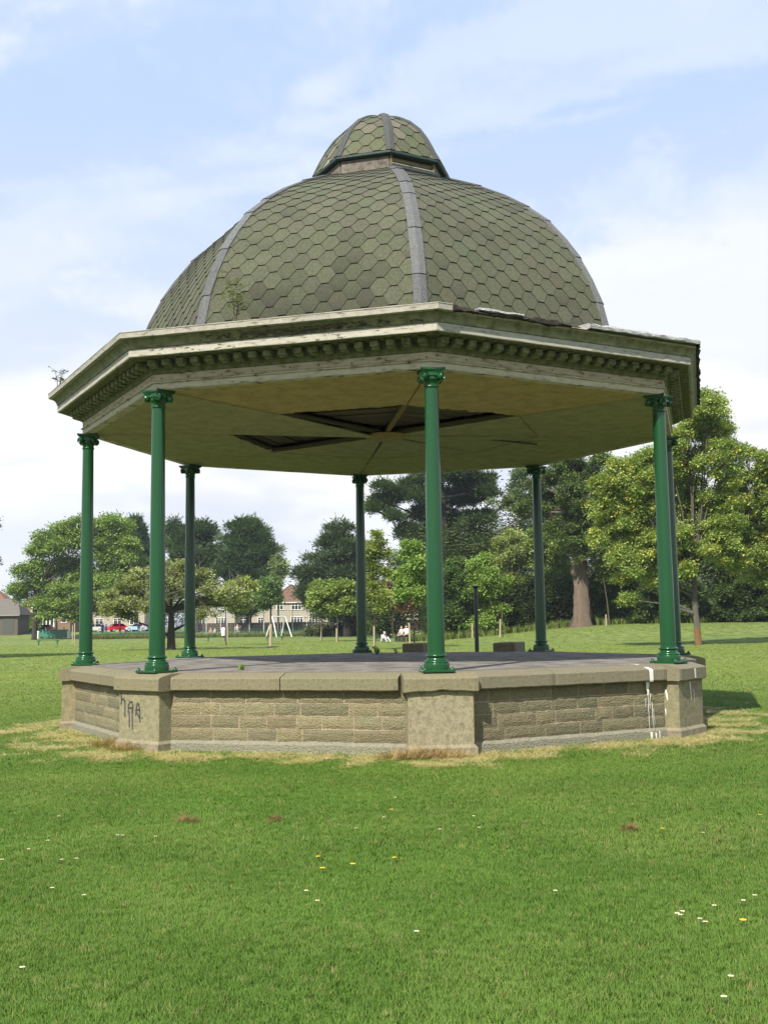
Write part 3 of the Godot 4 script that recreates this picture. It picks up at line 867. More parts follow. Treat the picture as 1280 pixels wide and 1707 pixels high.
	tree("tall_shrub", "dense mid green shrub between the back right column and the old tree", "shrub", "shrubs along the bank behind the bandstand", Vector3(16.23, 1.04, -110.0), 0.15, 5.15,
		[[-0.36, 8.45, 0.00, 1.88, 1.48, 1.57], [1.11, 7.53, 1.00, 1.61, 1.61, 1.51], [0.17, 6.04, -1.00, 2.28, 1.88, 1.95], [1.51, 4.83, 0.00, 1.48, 1.75, 1.51], [-0.49, 3.96, 1.00, 2.15, 1.88, 1.89], [0.66, 2.45, -1.00, 2.15, 1.48, 1.70], [-1.15, 1.88, 0.00, 1.75, 1.21, 1.38]],
		"broad", Color(0.090, 0.135, 0.034), Color(0.180, 0.230, 0.070), 7130, {})
	tree("tall_shrub", "dark glossy shrub below the pine, left of the slim dark post", "shrub", "shrubs along the bank behind the bandstand", Vector3(7.03, 0.21, -106.0), 0.15, 4.79,
		[[-0.48, 5.95, 0.00, 1.68, 1.68, 1.58], [0.94, 5.06, 1.00, 1.81, 1.68, 1.64], [-0.81, 3.94, -1.00, 1.81, 1.55, 1.58], [0.61, 2.77, 0.00, 1.94, 1.42, 1.58], [-1.13, 2.22, 1.00, 1.42, 1.03, 1.15]],
		"broad", Color(0.040, 0.075, 0.020), Color(0.090, 0.140, 0.035), 4650, {})
	tree("tall_shrub", "light green leaning shrub just right of the slim dark post", "shrub", "shrubs along the bank behind the bandstand", Vector3(9.54, 0.42, -104.0), 0.12, 3.91,
		[[-0.55, 6.46, 0.00, 1.40, 1.52, 1.37], [0.26, 4.75, 1.00, 1.65, 1.52, 1.49], [-0.62, 3.35, -1.00, 1.52, 1.27, 1.31], [0.49, 2.49, 0.00, 1.40, 1.02, 1.13]],
		"broad", Color(0.100, 0.160, 0.030), Color(0.180, 0.250, 0.060), 4030, {})
	tree("laburnum_tree", "light green tree hung with clusters of yellow pods, its thin trunk orange at the foot", "tree", "", Vector3(19.66, 0.00, -70.0), 0.21, 5.52,
		[[1.35, 15.66, 0.00, 1.03, 0.77, 0.84], [1.00, 14.60, 1.00, 1.62, 1.03, 1.24], [1.84, 13.61, -1.00, 1.45, 1.20, 1.24], [-0.09, 13.56, 0.00, 1.37, 0.94, 1.08], [-1.68, 12.30, 1.00, 1.37, 0.94, 1.08], [0.03, 11.88, -1.50, 1.62, 1.20, 1.32], [1.76, 11.67, 1.00, 1.62, 1.37, 1.40], [-3.45, 11.55, 0.00, 1.28, 0.85, 1.00], [-4.93, 10.99, 1.00, 1.03, 0.85, 0.88], [-2.33, 10.56, -1.00, 1.71, 1.11, 1.32], [-4.28, 9.81, 1.00, 1.54, 1.11, 1.24], [-5.86, 8.68, 0.00, 0.94, 0.85, 0.84], [-5.13, 7.51, -1.00, 1.28, 1.03, 1.08], [-3.57, 8.26, -1.50, 1.54, 1.20, 1.28], [-1.64, 8.62, -1.00, 1.71, 1.37, 1.44], [0.31, 9.36, -2.00, 1.79, 1.45, 1.52], [2.03, 9.34, 0.00, 1.45, 1.54, 1.40], [-6.11, 6.84, 0.00, 0.68, 0.60, 0.60], [-3.44, 6.53, 0.00, 1.54, 1.11, 1.24], [-1.92, 6.51, 1.00, 1.54, 1.20, 1.28], [0.21, 7.05, -1.50, 1.79, 1.20, 1.40], [1.74, 7.03, 1.00, 1.45, 1.20, 1.24], [-3.88, 5.20, 1.00, 1.20, 0.77, 0.92], [-2.36, 4.99, 0.00, 1.28, 0.77, 0.96], [0.92, 5.89, 1.00, 1.45, 0.77, 1.04], [-4.67, 4.26, 0.00, 0.60, 0.38, 0.46], [-4.53, 2.93, 1.00, 0.60, 0.34, 0.44], [-2.76, 9.41, -1.00, 1.54, 1.11, 1.24], [-0.79, 10.54, -1.00, 1.54, 1.28, 1.32], [1.02, 8.19, -1.00, 1.71, 1.45, 1.48], [-0.76, 6.68, -1.00, 1.71, 1.11, 1.32], [2.24, 5.49, 0.00, 1.28, 0.85, 1.00], [-5.43, 9.83, 0.00, 1.28, 1.20, 1.16], [-3.94, 8.65, 0.50, 1.54, 1.28, 1.32], [-5.01, 5.60, 0.50, 1.03, 0.85, 0.88], [-2.95, 4.42, 0.00, 1.45, 0.77, 1.04], [-1.03, 4.78, 0.50, 1.45, 0.68, 1.00], [-2.10, 11.53, 0.50, 1.54, 1.11, 1.24], [-3.48, 10.58, 1.00, 1.45, 1.11, 1.20], [0.53, 14.42, 0.00, 1.45, 1.20, 1.24]],
		"broad", Color(0.105, 0.155, 0.036), Color(0.225, 0.275, 0.080), 24800, {"pods": true})
	tree("laburnum_tree", "second yellow podded tree, at the right edge of the view", "tree", "", Vector3(25.68, 0.00, -73.0), 0.20, 4.82,
		[[-1.52, 12.48, 0.00, 0.89, 0.80, 0.79], [-0.69, 11.45, 1.00, 1.25, 1.16, 1.13], [-1.82, 10.46, -1.00, 1.16, 1.16, 1.09], [0.18, 10.43, 0.00, 1.51, 1.78, 1.55], [-1.30, 8.84, -1.00, 1.60, 1.43, 1.42], [0.68, 8.41, 1.00, 1.78, 1.78, 1.67], [-2.09, 7.24, 0.00, 1.43, 1.16, 1.21], [-0.40, 6.82, -1.00, 1.69, 1.34, 1.42], [-1.65, 5.64, 1.00, 1.43, 0.98, 1.13], [0.52, 5.21, 0.00, 1.60, 1.16, 1.29], [-2.29, 8.85, 0.00, 1.34, 1.51, 1.34], [-2.60, 10.87, 0.50, 0.89, 1.16, 0.96], [-0.71, 4.44, 0.00, 1.60, 0.80, 1.13]],
		"broad", Color(0.095, 0.145, 0.034), Color(0.200, 0.250, 0.070), 11625, {"pods": true})
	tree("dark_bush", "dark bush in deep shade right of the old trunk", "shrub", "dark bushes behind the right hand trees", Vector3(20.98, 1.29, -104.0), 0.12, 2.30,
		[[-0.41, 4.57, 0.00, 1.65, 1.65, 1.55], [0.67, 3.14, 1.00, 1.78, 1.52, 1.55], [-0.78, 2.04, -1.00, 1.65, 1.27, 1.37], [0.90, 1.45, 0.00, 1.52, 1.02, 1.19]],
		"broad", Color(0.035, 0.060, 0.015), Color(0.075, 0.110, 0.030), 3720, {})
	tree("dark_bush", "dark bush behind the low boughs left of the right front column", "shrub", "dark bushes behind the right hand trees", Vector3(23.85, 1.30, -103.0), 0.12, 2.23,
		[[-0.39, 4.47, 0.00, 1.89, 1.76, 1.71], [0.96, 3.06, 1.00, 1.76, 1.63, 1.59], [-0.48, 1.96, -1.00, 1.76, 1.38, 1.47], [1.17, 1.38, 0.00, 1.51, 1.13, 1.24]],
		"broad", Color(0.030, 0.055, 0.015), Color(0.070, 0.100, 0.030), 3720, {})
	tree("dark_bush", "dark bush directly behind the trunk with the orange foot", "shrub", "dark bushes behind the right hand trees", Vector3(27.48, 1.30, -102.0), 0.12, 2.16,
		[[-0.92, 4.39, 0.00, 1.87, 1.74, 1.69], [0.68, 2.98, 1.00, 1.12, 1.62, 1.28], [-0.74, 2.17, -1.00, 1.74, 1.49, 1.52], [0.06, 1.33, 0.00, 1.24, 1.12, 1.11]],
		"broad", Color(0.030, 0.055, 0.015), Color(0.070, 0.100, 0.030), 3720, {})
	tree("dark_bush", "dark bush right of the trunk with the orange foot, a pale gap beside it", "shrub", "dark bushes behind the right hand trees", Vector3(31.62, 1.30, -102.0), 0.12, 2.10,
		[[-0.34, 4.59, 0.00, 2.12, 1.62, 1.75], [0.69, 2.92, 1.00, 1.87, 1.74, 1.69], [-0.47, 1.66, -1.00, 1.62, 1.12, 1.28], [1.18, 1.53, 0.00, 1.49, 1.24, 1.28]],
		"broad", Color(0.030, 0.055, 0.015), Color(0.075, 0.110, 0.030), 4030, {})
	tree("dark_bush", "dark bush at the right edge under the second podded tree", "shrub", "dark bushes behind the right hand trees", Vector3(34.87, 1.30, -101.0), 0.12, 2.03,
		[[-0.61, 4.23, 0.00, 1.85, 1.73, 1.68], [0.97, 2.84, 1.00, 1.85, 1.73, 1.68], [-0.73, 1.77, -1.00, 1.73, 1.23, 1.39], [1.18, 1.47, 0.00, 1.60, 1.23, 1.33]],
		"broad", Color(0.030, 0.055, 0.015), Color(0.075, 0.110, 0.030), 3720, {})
	tree("green_bush", "small round green bush between the shed and the maroon car", "shrub", "", Vector3(-62.57, 1.00, -196.0), 0.10, 2.66,
		[[-0.23, 2.35, 0.00, 1.08, 0.96, 0.95], [0.43, 1.60, 0.00, 0.96, 0.84, 0.84]],
		"broad", Color(0.070, 0.130, 0.030), Color(0.130, 0.200, 0.050), 775, {})
	tree("green_bush", "low dark bush under the broad cedar, behind the staked trees", "shrub", "", Vector3(-5.00, 0.00, -160.0), 0.10, 2.62,
		[[-0.85, 3.49, 0.00, 2.15, 1.56, 1.74], [1.32, 3.03, 0.00, 1.95, 1.56, 1.65], [4.79, 3.41, 0.00, 1.95, 1.76, 1.74]],
		"broad", Color(0.050, 0.070, 0.030), Color(0.110, 0.110, 0.050), 1860, {})
	tree("red_leaved_tree", "small tree with dull reddish leaves behind the seated people", "tree", "", Vector3(0.83, 0.00, -125.0), 0.10, 4.35,
		[[-0.96, 5.38, 0.00, 1.23, 1.09, 1.22], [0.73, 4.68, 0.00, 1.36, 1.09, 1.29], [-0.31, 3.68, 0.00, 1.09, 0.68, 0.93], [1.73, 3.65, 0.00, 1.09, 0.82, 1.00]],
		"airy", Color(0.100, 0.070, 0.035), Color(0.160, 0.110, 0.050), 1000, {})
	tree("roadside_tree", "tree just outside the left edge, one leafy bough tip in view", "tree", "", Vector3(-24.80, 0.00, -62.0), 0.35, 6.70,
		[[0.71, 7.37, 0.00, 2.27, 1.89, 1.95], [-0.63, 6.71, 2.00, 2.27, 1.89, 1.95], [-1.69, 8.09, -2.00, 2.27, 2.27, 2.13], [1.09, 5.67, 1.00, 1.51, 1.14, 1.24], [2.44, 5.82, 0.00, 0.53, 0.38, 0.43], [2.92, 5.58, 0.00, 0.26, 0.30, 0.27], [-0.93, 5.02, 0.00, 2.27, 1.51, 1.77], [-0.03, 9.43, 0.00, 1.89, 1.51, 1.60]],
		"broad", Color(0.050, 0.080, 0.030), Color(0.100, 0.130, 0.050), 6200, {})
	tree("parkland_tree", "tree outside the right edge casting its shade across the grass", "tree", "", Vector3(26.30, 0.00, -58.0), 0.35, 5.65,
		[[0.05, 7.25, 0.00, 2.48, 2.12, 2.16], [1.57, 6.27, 2.00, 2.12, 2.12, 1.99], [-1.00, 5.67, -2.00, 1.77, 1.77, 1.66], [0.82, 9.48, 0.00, 2.12, 1.77, 1.82], [2.65, 8.17, -2.00, 2.12, 2.12, 1.99]],
		"broad", Color(0.050, 0.080, 0.030), Color(0.100, 0.130, 0.050), 5580, {})


# ------------------------------------------------------------------ the bandstand
const DOME := [Vector2(4.27, 5.44), Vector2(4.22, 5.9), Vector2(4.12, 6.3), Vector2(3.97, 6.7), Vector2(3.78, 7.07), Vector2(3.57, 7.4), Vector2(3.28, 7.76), Vector2(2.92, 8.08), Vector2(2.48, 8.4), Vector2(2.03, 8.66), Vector2(1.56, 8.9), Vector2(1.1, 9.07)]
const CUPOLA := [Vector2(1.2, 9.35), Vector2(1.15, 9.46), Vector2(1.07, 9.62), Vector2(0.97, 9.80), Vector2(0.83, 10.00), Vector2(0.62, 10.20), Vector2(0.40, 10.34), Vector2(0.17, 10.42), Vector2(0.03, 10.43)]

func face_point(prof: Array, k: int, u: float, s: float, lift: float) -> Vector3:
	var left := s
	var i := 0
	var a: Vector2 = prof[0]
	var b: Vector2 = prof[1]
	while true:
		a = prof[i]; b = prof[i + 1]
		var len := Vector2((b.x - a.x) * MID, b.y - a.y).length()
		if left <= len or i == prof.size() - 2:
			left /= len
			break
		left -= len
		i += 1
	var r := lerpf(a.x, b.x, left)
	var y := lerpf(a.y, b.y, left)
	var d := out(k + 0.5)
	var t := Vector2((b.x - a.x) * MID, b.y - a.y).normalized()
	var rt := (out(k) - out(k + 1)).normalized()
	var w := maxf(0.0, r * SIN8)
	return d * (r * MID + t.y * lift) + rt * clampf(u, -w, w) + UPV * (y - t.x * lift)

func face_half(prof: Array, s: float) -> float:
	var left := s
	for i in prof.size() - 1:
		var a: Vector2 = prof[i]
		var b: Vector2 = prof[i + 1]
		var len := Vector2((b.x - a.x) * MID, b.y - a.y).length()
		if left <= len:
			return lerpf(a.x, b.x, left / len) * SIN8
		left -= len
	return prof[prof.size() - 1].x * SIN8

func face_length(prof: Array) -> float:
	var total := 0.0
	for i in prof.size() - 1:
		total += Vector2((prof[i + 1].x - prof[i].x) * MID, prof[i + 1].y - prof[i].y).length()
	return total

func shingle(b: MB, prof: Array, k: int, u: float, s: float, e: float, g: float, h: float, top: Color, foot: Color) -> void:
	var q := 0.002
	var pts := [[-e / 2, -h / 2, 0.018], [e / 2, -h / 2, 0.018], [e / 2 + g - q, 0.0, 0.010], [e / 2 - q, h / 2 - q, 0.003], [-e / 2 + q, h / 2 - q, 0.003], [-e / 2 - g + q, 0.0, 0.010]]
	var p := []
	for t in pts:
		p.append(face_point(prof, k, u + t[0], maxf(0.0, s + t[1]), t[2]))
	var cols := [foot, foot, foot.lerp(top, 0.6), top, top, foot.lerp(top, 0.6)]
	var mid := face_point(prof, k, u, s, 0.010)
	var nn: Vector3 = (p[2] - p[5]).cross(p[3] - p[0])
	if nn.length() < 1e-7:
		return
	nn = nn.normalized()
	for i in 6:
		var j := (i + 1) % 6
		if (p[i] - p[j]).length() < 0.002:
			continue
		var at := b.v.size()
		b.v.append(mid); b.v.append(p[i]); b.v.append(p[j])
		for t in 3: b.n.append(nn)
		b.c.append(top.lerp(foot, 0.35)); b.c.append(cols[i]); b.c.append(cols[j])
		b.ix.append(at); b.ix.append(at + 2); b.ix.append(at + 1)
	b.col = Color(0.042, 0.043, 0.032)
	for i in [5, 0, 1]:
		var j: int = (i + 1) % 6
		var down: Array = [pts[i], pts[j]]
		var a := face_point(prof, k, u + down[0][0], maxf(0.0, s + down[0][1]), -0.004)
		var d := face_point(prof, k, u + down[1][0], maxf(0.0, s + down[1][1]), -0.004)
		if (p[i] - p[j]).length() > 0.002:
			b.quad(a, d, p[j], p[i])

func side_strip(b: MB, k: int, prof: Array, cuts := 1, wob_r := 0.0, wob_y := 0.0, from := 0.0, to := 1.0) -> void:
	var rows := []
	for j in cuts + 1:
		var t := lerpf(from, to, float(j) / cuts)
		var row := []
		for i in prof.size():
			var p: Vector3 = rim(k + 1, prof[i].x, prof[i].y).lerp(rim(k, prof[i].x, prof[i].y), t)
			if j > 0 and j < cuts and (wob_r > 0.0 or wob_y > 0.0):
				p += out(k + 0.5) * wob_r * noise_a.get_noise_3d(t * 900 + k * 77, i * 40, 3.0) * 2.0
				p.y += wob_y * noise_a.get_noise_3d(t * 1300 + k * 31, i * 25, 90.0) * 2.0
			row.append(p)
		rows.append(row)
	for j in cuts:
		for i in prof.size() - 1:
			b.quad(rows[j][i], rows[j + 1][i], rows[j + 1][i + 1], rows[j][i + 1])
	for j in [0, cuts]:
		var ring: Array = rows[j].duplicate()
		if j == cuts:
			ring.reverse()
		if from > 0.0 or to < 1.0:
			b.poly(ring)

func make_column() -> Node3D:
	var o := Node3D.new()
	var b := MB.new()
	b.box(Vector3(0, 0.016, 0), Vector3(0.40, 0.032, 0.40), Basis(), 0.008)
	part("base_plate", b.mesh(), M.green_paint, o)
	for sx in [-1, 1]:
		for sz in [-1, 1]:
			b = MB.new()
			b.lathe(Vector3(sx * 0.168, 0.03, sz * 0.168), [Vector2(0.027, 0), Vector2(0.027, 0.02), Vector2(0.012, 0.022), Vector2(0.012, 0.038), Vector2(0.0, 0.04)], 6)
			part("bolt", b.mesh(), M.green_paint, o)
	b = MB.new()
	b.lathe(Vector3.ZERO, [Vector2(0.160, 0.032), Vector2(0.161, 0.10), Vector2(0.156, 0.108), Vector2(0.148, 0.110), Vector2(0.153, 0.118), Vector2(0.154, 0.130), Vector2(0.147, 0.142), Vector2(0.130, 0.148), Vector2(0.118, 0.160), Vector2(0.114, 0.178), Vector2(0.118, 0.186), Vector2(0.130, 0.190), Vector2(0.134, 0.200), Vector2(0.131, 0.212), Vector2(0.118, 0.219), Vector2(0.108, 0.224)], 32)
	part("base_moulding", b.mesh(), M.green_paint, o)
	b = MB.new()
	var prof := [Vector2(0.1085, 0.224), Vector2(0.107, 0.235), Vector2(0.1065, 0.5), Vector2(0.105, 1.0), Vector2(0.1035, 1.34), Vector2(0.103, 1.36)]
	for i in 9:
		prof.append(Vector2(lerpf(0.103, 0.088, i / 8.0), lerpf(1.38, 3.53, i / 8.0)))
	prof.append_array([Vector2(0.088, 3.545), Vector2(0.096, 3.55), Vector2(0.099, 3.56), Vector2(0.096, 3.572), Vector2(0.089, 3.576)])
	b.lathe(Vector3.ZERO, prof, 96, 16, 0.0016, 1.37)
	part("shaft", b.mesh(), M.green_paint, o)
	# the capital: echinus, eight scrolls in pairs on the corners, a hollow-sided abacus
	b = MB.new()
	b.lathe(Vector3.ZERO, [Vector2(0.089, 3.576), Vector2(0.092, 3.61), Vector2(0.104, 3.625), Vector2(0.118, 3.64), Vector2(0.124, 3.66), Vector2(0.118, 3.68), Vector2(0.118, 3.735)], 24)
	for f in 4:
		var fb := Basis(Vector3.UP, f * PI / 2)
		b.box(fb * Vector3(0, 3.70, 0.118), Vector3(0.20, 0.036, 0.03), fb, 0.006)
		for s in [-1.0, 1.0]:
			var tb: Basis = fb * Basis(Vector3.UP, s * 0.38)
			var at: Vector3 = fb * Vector3(s * 0.113, 3.680, 0.114)
			var turn: Basis = tb * Basis(Vector3.RIGHT, PI / 2)
			var base := b.v.size()
			b.lathe(Vector3.ZERO, [Vector2(0.0, -0.05), Vector2(0.049, -0.05), Vector2(0.053, 0.008), Vector2(0.049, 0.014), Vector2(0.041, 0.014), Vector2(0.037, 0.004), Vector2(0.032, 0.004), Vector2(0.029, 0.012), Vector2(0.022, 0.012), Vector2(0.019, 0.004), Vector2(0.013, 0.006), Vector2(0.010, 0.016), Vector2(0.0, 0.018)], 18)
			for i in range(base, b.v.size()):
				b.v[i] = at + turn * b.v[i]
				b.n[i] = turn * b.n[i]
	var top := []
	for f in 4:
		var fb := Basis(Vector3.UP, f * PI / 2)
		for i in 9:
			var t := lerpf(-1, 1, i / 8.0)
			top.append(fb * Vector3(t * 0.158, 0, 0.160 - 0.042 * (1.0 - t * t)))
	for i in top.size():
		var a: Vector3 = top[i]
		var d: Vector3 = top[(i + 1) % top.size()]
		b.quad(a * 0.84 + UPV * 3.735, d * 0.84 + UPV * 3.735, d + UPV * 3.768, a + UPV * 3.768)
		b.quad(a + UPV * 3.768, d + UPV * 3.768, d + UPV * 3.79, a + UPV * 3.79)
		b.tri(UPV * 3.735, d * 0.84 + UPV * 3.735, a * 0.84 + UPV * 3.735)
		b.tri(UPV * 3.79, a + UPV * 3.79, d + UPV * 3.79)
	part("capital", b.mesh(), M.green_paint, o)
	return o

# a length of coping: cut along u, sloped and worn on top
func coping(b: MB, d: Vector3, rt: Vector3, u0: float, u1: float, front: float, back: float, y0: float, notch := 0.0, sd := 0.0) -> void:
	var n := int((u1 - u0) / 0.06) + 2
	var rows := []
	for j in n + 1:
		var u := lerpf(u0, u1, float(j) / n)
		var w := noise_a.get_noise_2d(u * 160 + sd * 50, sd * 90)
		var w2 := noise_a.get_noise_2d(u * 260 + sd * 20, 400 + sd * 30)
		var low := y0 + 0.006 * w + notch * (0.03 * exp(-pow(u / 0.10, 2.0)) - 0.006 * cos(u * 14.0))
		var f := front + 0.003 * w2
		var end := 0.012 if (j == 0 or j == n) else 0.0
		rows.append([d * back + rt * u + UPV * (y0 + 0.01), d * (f - 0.012 - end) + rt * u + UPV * low, d * (f - end) + rt * u + UPV * (low + 0.014), d * (f - end) + rt * u + UPV * (0.934 + 0.006 * w2), d * (f - 0.012 - end) + rt * u + UPV * (0.946 + 0.005 * w), d * (f - 0.06) + rt * u + UPV * (0.960 + 0.003 * w2), d * (f - 0.22) + rt * u + UPV * 0.998, d * back + rt * u + UPV * 0.9985])
	for j in n:
		for i in 7:
			b.quad(rows[j][i], rows[j + 1][i], rows[j + 1][i + 1], rows[j][i + 1])
	var r0: Array = rows[0].duplicate()
	r0.reverse()
	b.poly(r0)
	b.poly(rows[n])
	if r0.size():
		pass

func make_stone(b: MB, d: Vector3, rt: Vector3, face: float, u0: float, u1: float, y0: float, y1: float, sd: float) -> void:
	var nx := clampi(int((u1 - u0) / 0.08) + 1, 3, 8)
	var ny := 4
	var grid := []
	for j in ny + 1:
		var row := []
		for i in nx + 1:
			var s := float(i) / nx
			var t := float(j) / ny
			var u := lerpf(u0, u1, s)
			var y := lerpf(y0, y1, t)
			var edge := minf(minf(s, 1.0 - s) * (u1 - u0), minf(t, 1.0 - t) * (y1 - y0))
			var w := noise_a.get_noise_3d(u * 420 + sd * 37, y * 420, sd * 11)
			var w2 := noise_a.get_noise_3d(u * 300 + 300, y * 300, sd * 7)
			var on := edge > 0.001
			var ej := noise_b.get_noise_2d(u * 500 + sd * 13, y * 700 + sd * 29) * 0.011
			var dep := (0.007 + minf(edge, 0.04) * 0.12 + w * 0.011) if on else 0.002 + 0.004 * w
			row.append(d * (face + dep) + rt * (u + (ej if not on else 0.0)) + UPV * (y + (ej if not on else 0.012 * w2)))
		grid.append(row)
	for j in ny:
		for i in nx:
			b.quad(grid[j][i], grid[j][i + 1], grid[j + 1][i + 1], grid[j + 1][i])
	for i in nx:
		b.quad(grid[0][i] - d * 0.03, grid[0][i + 1] - d * 0.03, grid[0][i + 1], grid[0][i])
		b.quad(grid[ny][i], grid[ny][i + 1], grid[ny][i + 1] - d * 0.03, grid[ny][i] - d * 0.03)
	for j in ny:
		b.quad(grid[j + 1][0], grid[j + 1][0] - d * 0.03, grid[j][0] - d * 0.03, grid[j][0])
		b.quad(grid[j][nx], grid[j][nx] - d * 0.03, grid[j + 1][nx] - d * 0.03, grid[j + 1][nx])

# a flat lick of paint: a strip along points lying on a face
func lick(b: MB, p: Array, w: Array, across: Vector3, nn: Vector3) -> void:
	for i in p.size() - 1:
		var a0: Vector3 = p[i] - across * w[i] * 0.5
		var a1: Vector3 = p[i] + across * w[i] * 0.5
		var b0: Vector3 = p[i + 1] - across * w[i + 1] * 0.5
		var b1: Vector3 = p[i + 1] + across * w[i + 1] * 0.5
		if (a1 - a0).cross(b0 - a0).dot(nn) > 0.0:
			b.quad(a0, a1, b1, b0)
		else:
			b.quad(b0, b1, a1, a0)

func bandstand() -> void:
	var t := thing("bandstand", "octagonal park bandstand with green columns, stone base and hexagon shingled dome", "bandstand", HUB)
	var AW := 4.82
	rng.seed = 11
	# --- base walls: mortared backing, stones, plinth, coping
	for k in 8:
		var d := out(k + 0.5)
		var rt := (out(k) - out(k + 1)).normalized()
		var seen := k in [0, 1, 7]
		var b := MB.new()
		b.quad(d * AW - rt * 1.98 - UPV * 0.2, d * AW + rt * 1.98 - UPV * 0.2, d * AW + rt * 1.98 + UPV * 0.85, d * AW - rt * 1.98 + UPV * 0.85)
		var wall := part("base_wall", b.mesh(), M.mortar, t)
		var all := MB.new()
		for c in 4:
			var y0 := 0.152 + c * 0.1585
			var u := -1.60
			while u < 1.55:
				var w := rng.randf_range(0.26, 0.70)
				if 1.6 - (u + w) < 0.2:
					w = 1.6 - u
				var tone := rng.randf_range(0.80, 1.12)
				var col := Color(0.21, 0.182, 0.108).lerp(Color(0.175, 0.168, 0.105), rng.randf()) * tone
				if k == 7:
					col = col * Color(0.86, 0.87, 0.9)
				col.a = 1.0
				var s := all if not seen else MB.new()
				s.col = col
				make_stone(s, d, rt, AW, u + 0.005, u + w - 0.005, y0 + 0.004 + rng.randf_range(-0.004, 0.004), y0 + 0.154 + rng.randf_range(-0.004, 0.003), float(k * 100 + c * 20) + u)
				if seen:
					part("stone", s.mesh(), M.stone, wall)
				u += w
		if not seen:
			tag(part("stone_facing", all.mesh(), M.stone, wall), "", "", "", "stuff")
		b = MB.new()
		b.col = Color(0.21, 0.205, 0.16)
		var n := 24
		for j in n:
			var pr := []
			for e in 2:
				var u := lerpf(-1.62, 1.62, float(j + e) / n)
				var w := noise_a.get_noise_2d(u * 210 + k * 70, k * 40)
				pr.append([d * (AW + 0.050 + 0.012 * w) + rt * u - UPV * 0.2, d * (AW + 0.045 + 0.014 * w) + rt * u + UPV * (0.115 + 0.02 * w), d * (AW + 0.012) + rt * u + UPV * (0.15 + 0.008 * w), d * (AW - 0.01) + rt * u + UPV * 0.153])
			for i in 3:
				b.quad(pr[0][i], pr[1][i], pr[1][i + 1], pr[0][i + 1])
		part("plinth", b.mesh(), M.stone, wall)
		for h in 2:
			b = MB.new()
			b.col = Color(0.2, 0.178, 0.115) if h == 0 else Color(0.19, 0.175, 0.108)
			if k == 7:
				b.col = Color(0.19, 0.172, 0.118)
			var split: float = [-0.03, 0.3, 0.1, 0, 0, 0, 0, -0.35][k]
			if h == 0:
				coping(b, d, rt, -1.53, split - 0.006, AW + 0.115, AW - 0.34, 0.785, 0.0, k * 3.0)
			else:
				coping(b, d, rt, split + 0.006, 1.53 - (0.035 if k == 0 else 0.0), AW + 0.115, AW - 0.34, 0.785, 0.0, k * 3.0 + 1.5)
			part("coping_stone", b.mesh(), M.sawn_stone, t)
	# --- piers
	for k in 8:
		var d := out(k)
		var rt := out(k - 2)
		var b := MB.new()
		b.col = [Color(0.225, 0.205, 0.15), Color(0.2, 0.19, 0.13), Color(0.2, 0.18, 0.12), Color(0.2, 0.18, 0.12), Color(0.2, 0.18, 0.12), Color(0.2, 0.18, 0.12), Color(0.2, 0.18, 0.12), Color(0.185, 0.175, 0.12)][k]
		var basis := Basis(rt, UPV, d)
		b.box(d * 4.965 + UPV * 0.46, Vector3(0.80, 0.66, 0.6), basis, 0.012)
		var pier := part("pier", b.mesh(), M.smooth_stone, t)
		b = MB.new()
		b.col = Color(0.2, 0.18, 0.14)
		var f := 5.295
		var hw := 0.43
		for q in [[d * f - rt * hw, d * f + rt * hw, d * 5.265 + rt * 0.40, d * 5.265 - rt * 0.40], [d * f + rt * hw, d * 4.8 + rt * hw, d * 4.8 + rt * 0.40, d * 5.265 + rt * 0.40], [d * 4.8 - rt * hw, d * f - rt * hw, d * 5.265 - rt * 0.40, d * 4.8 - rt * 0.40]]:
			b.quad(q[0] - UPV * 0.2, q[1] - UPV * 0.2, q[1] + UPV * 0.11, q[0] + UPV * 0.11)
			b.quad(q[0] + UPV * 0.11, q[1] + UPV * 0.11, q[2] + UPV * 0.148, q[3] + UPV * 0.148)
		part("plinth", b.mesh(), M.smooth_stone, pier)
		b = MB.new()
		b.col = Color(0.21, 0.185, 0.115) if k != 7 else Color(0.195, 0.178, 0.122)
		coping(b, d, rt, -0.452, 0.452, 5.325, 4.66, 0.775, 1.0 if k == 0 else 0.0, 40.0 + k * 2.0)
		part("cap_stone", b.mesh(), M.sawn_stone, pier)
	# --- floor
	var b := MB.new()
	for k in 8:
		b.tri(UPV * PLAT, rim(k + 1, 4.91, PLAT), rim(k, 4.91, PLAT))
		b.quad(rim(k + 1, 4.91, 0.8), rim(k, 4.91, 0.8), rim(k, 4.91, PLAT), rim(k + 1, 4.91, PLAT))
	part("platform_floor", b.mesh(), M.asphalt, t)
	# --- cheek blocks of the steps at the back, and the steps between them
	var sd := out(4.53)
	var sr := out(2.53)
	for s in [-1.0, 1.0]:
		b = MB.new()
		b.col = Color(0.16, 0.14, 0.1)
		b.box(sd * 5.45 + sr * s * 0.98 + UPV * 0.5, Vector3(0.46, 1.36, 1.2), Basis(sr, UPV, sd), 0.02)
		part("step_cheek_block", b.mesh(), M.smooth_stone, t)
	for i in 5:
		b = MB.new()
		b.col = Color(0.2, 0.18, 0.14)
		b.box(sd * (4.95 + i * 0.28) + UPV * (0.82 - i * 0.17 - 0.4), Vector3(1.48, 0.97, 0.29), Basis(sr, UPV, sd), 0.01)
		part("step", b.mesh(), M.smooth_stone, t)
	# --- columns
	var col0 := make_column()
	for k in 8:
		var c: Node3D = col0 if k == 0 else col0.duplicate()
		c.name = "column" if k == 0 else "column_%03d" % k
		t.add_child(c)
		c.position = rim(k, 4.965, 1.0)
		c.rotation.y = -(AZ0 + k * PI / 4.0)
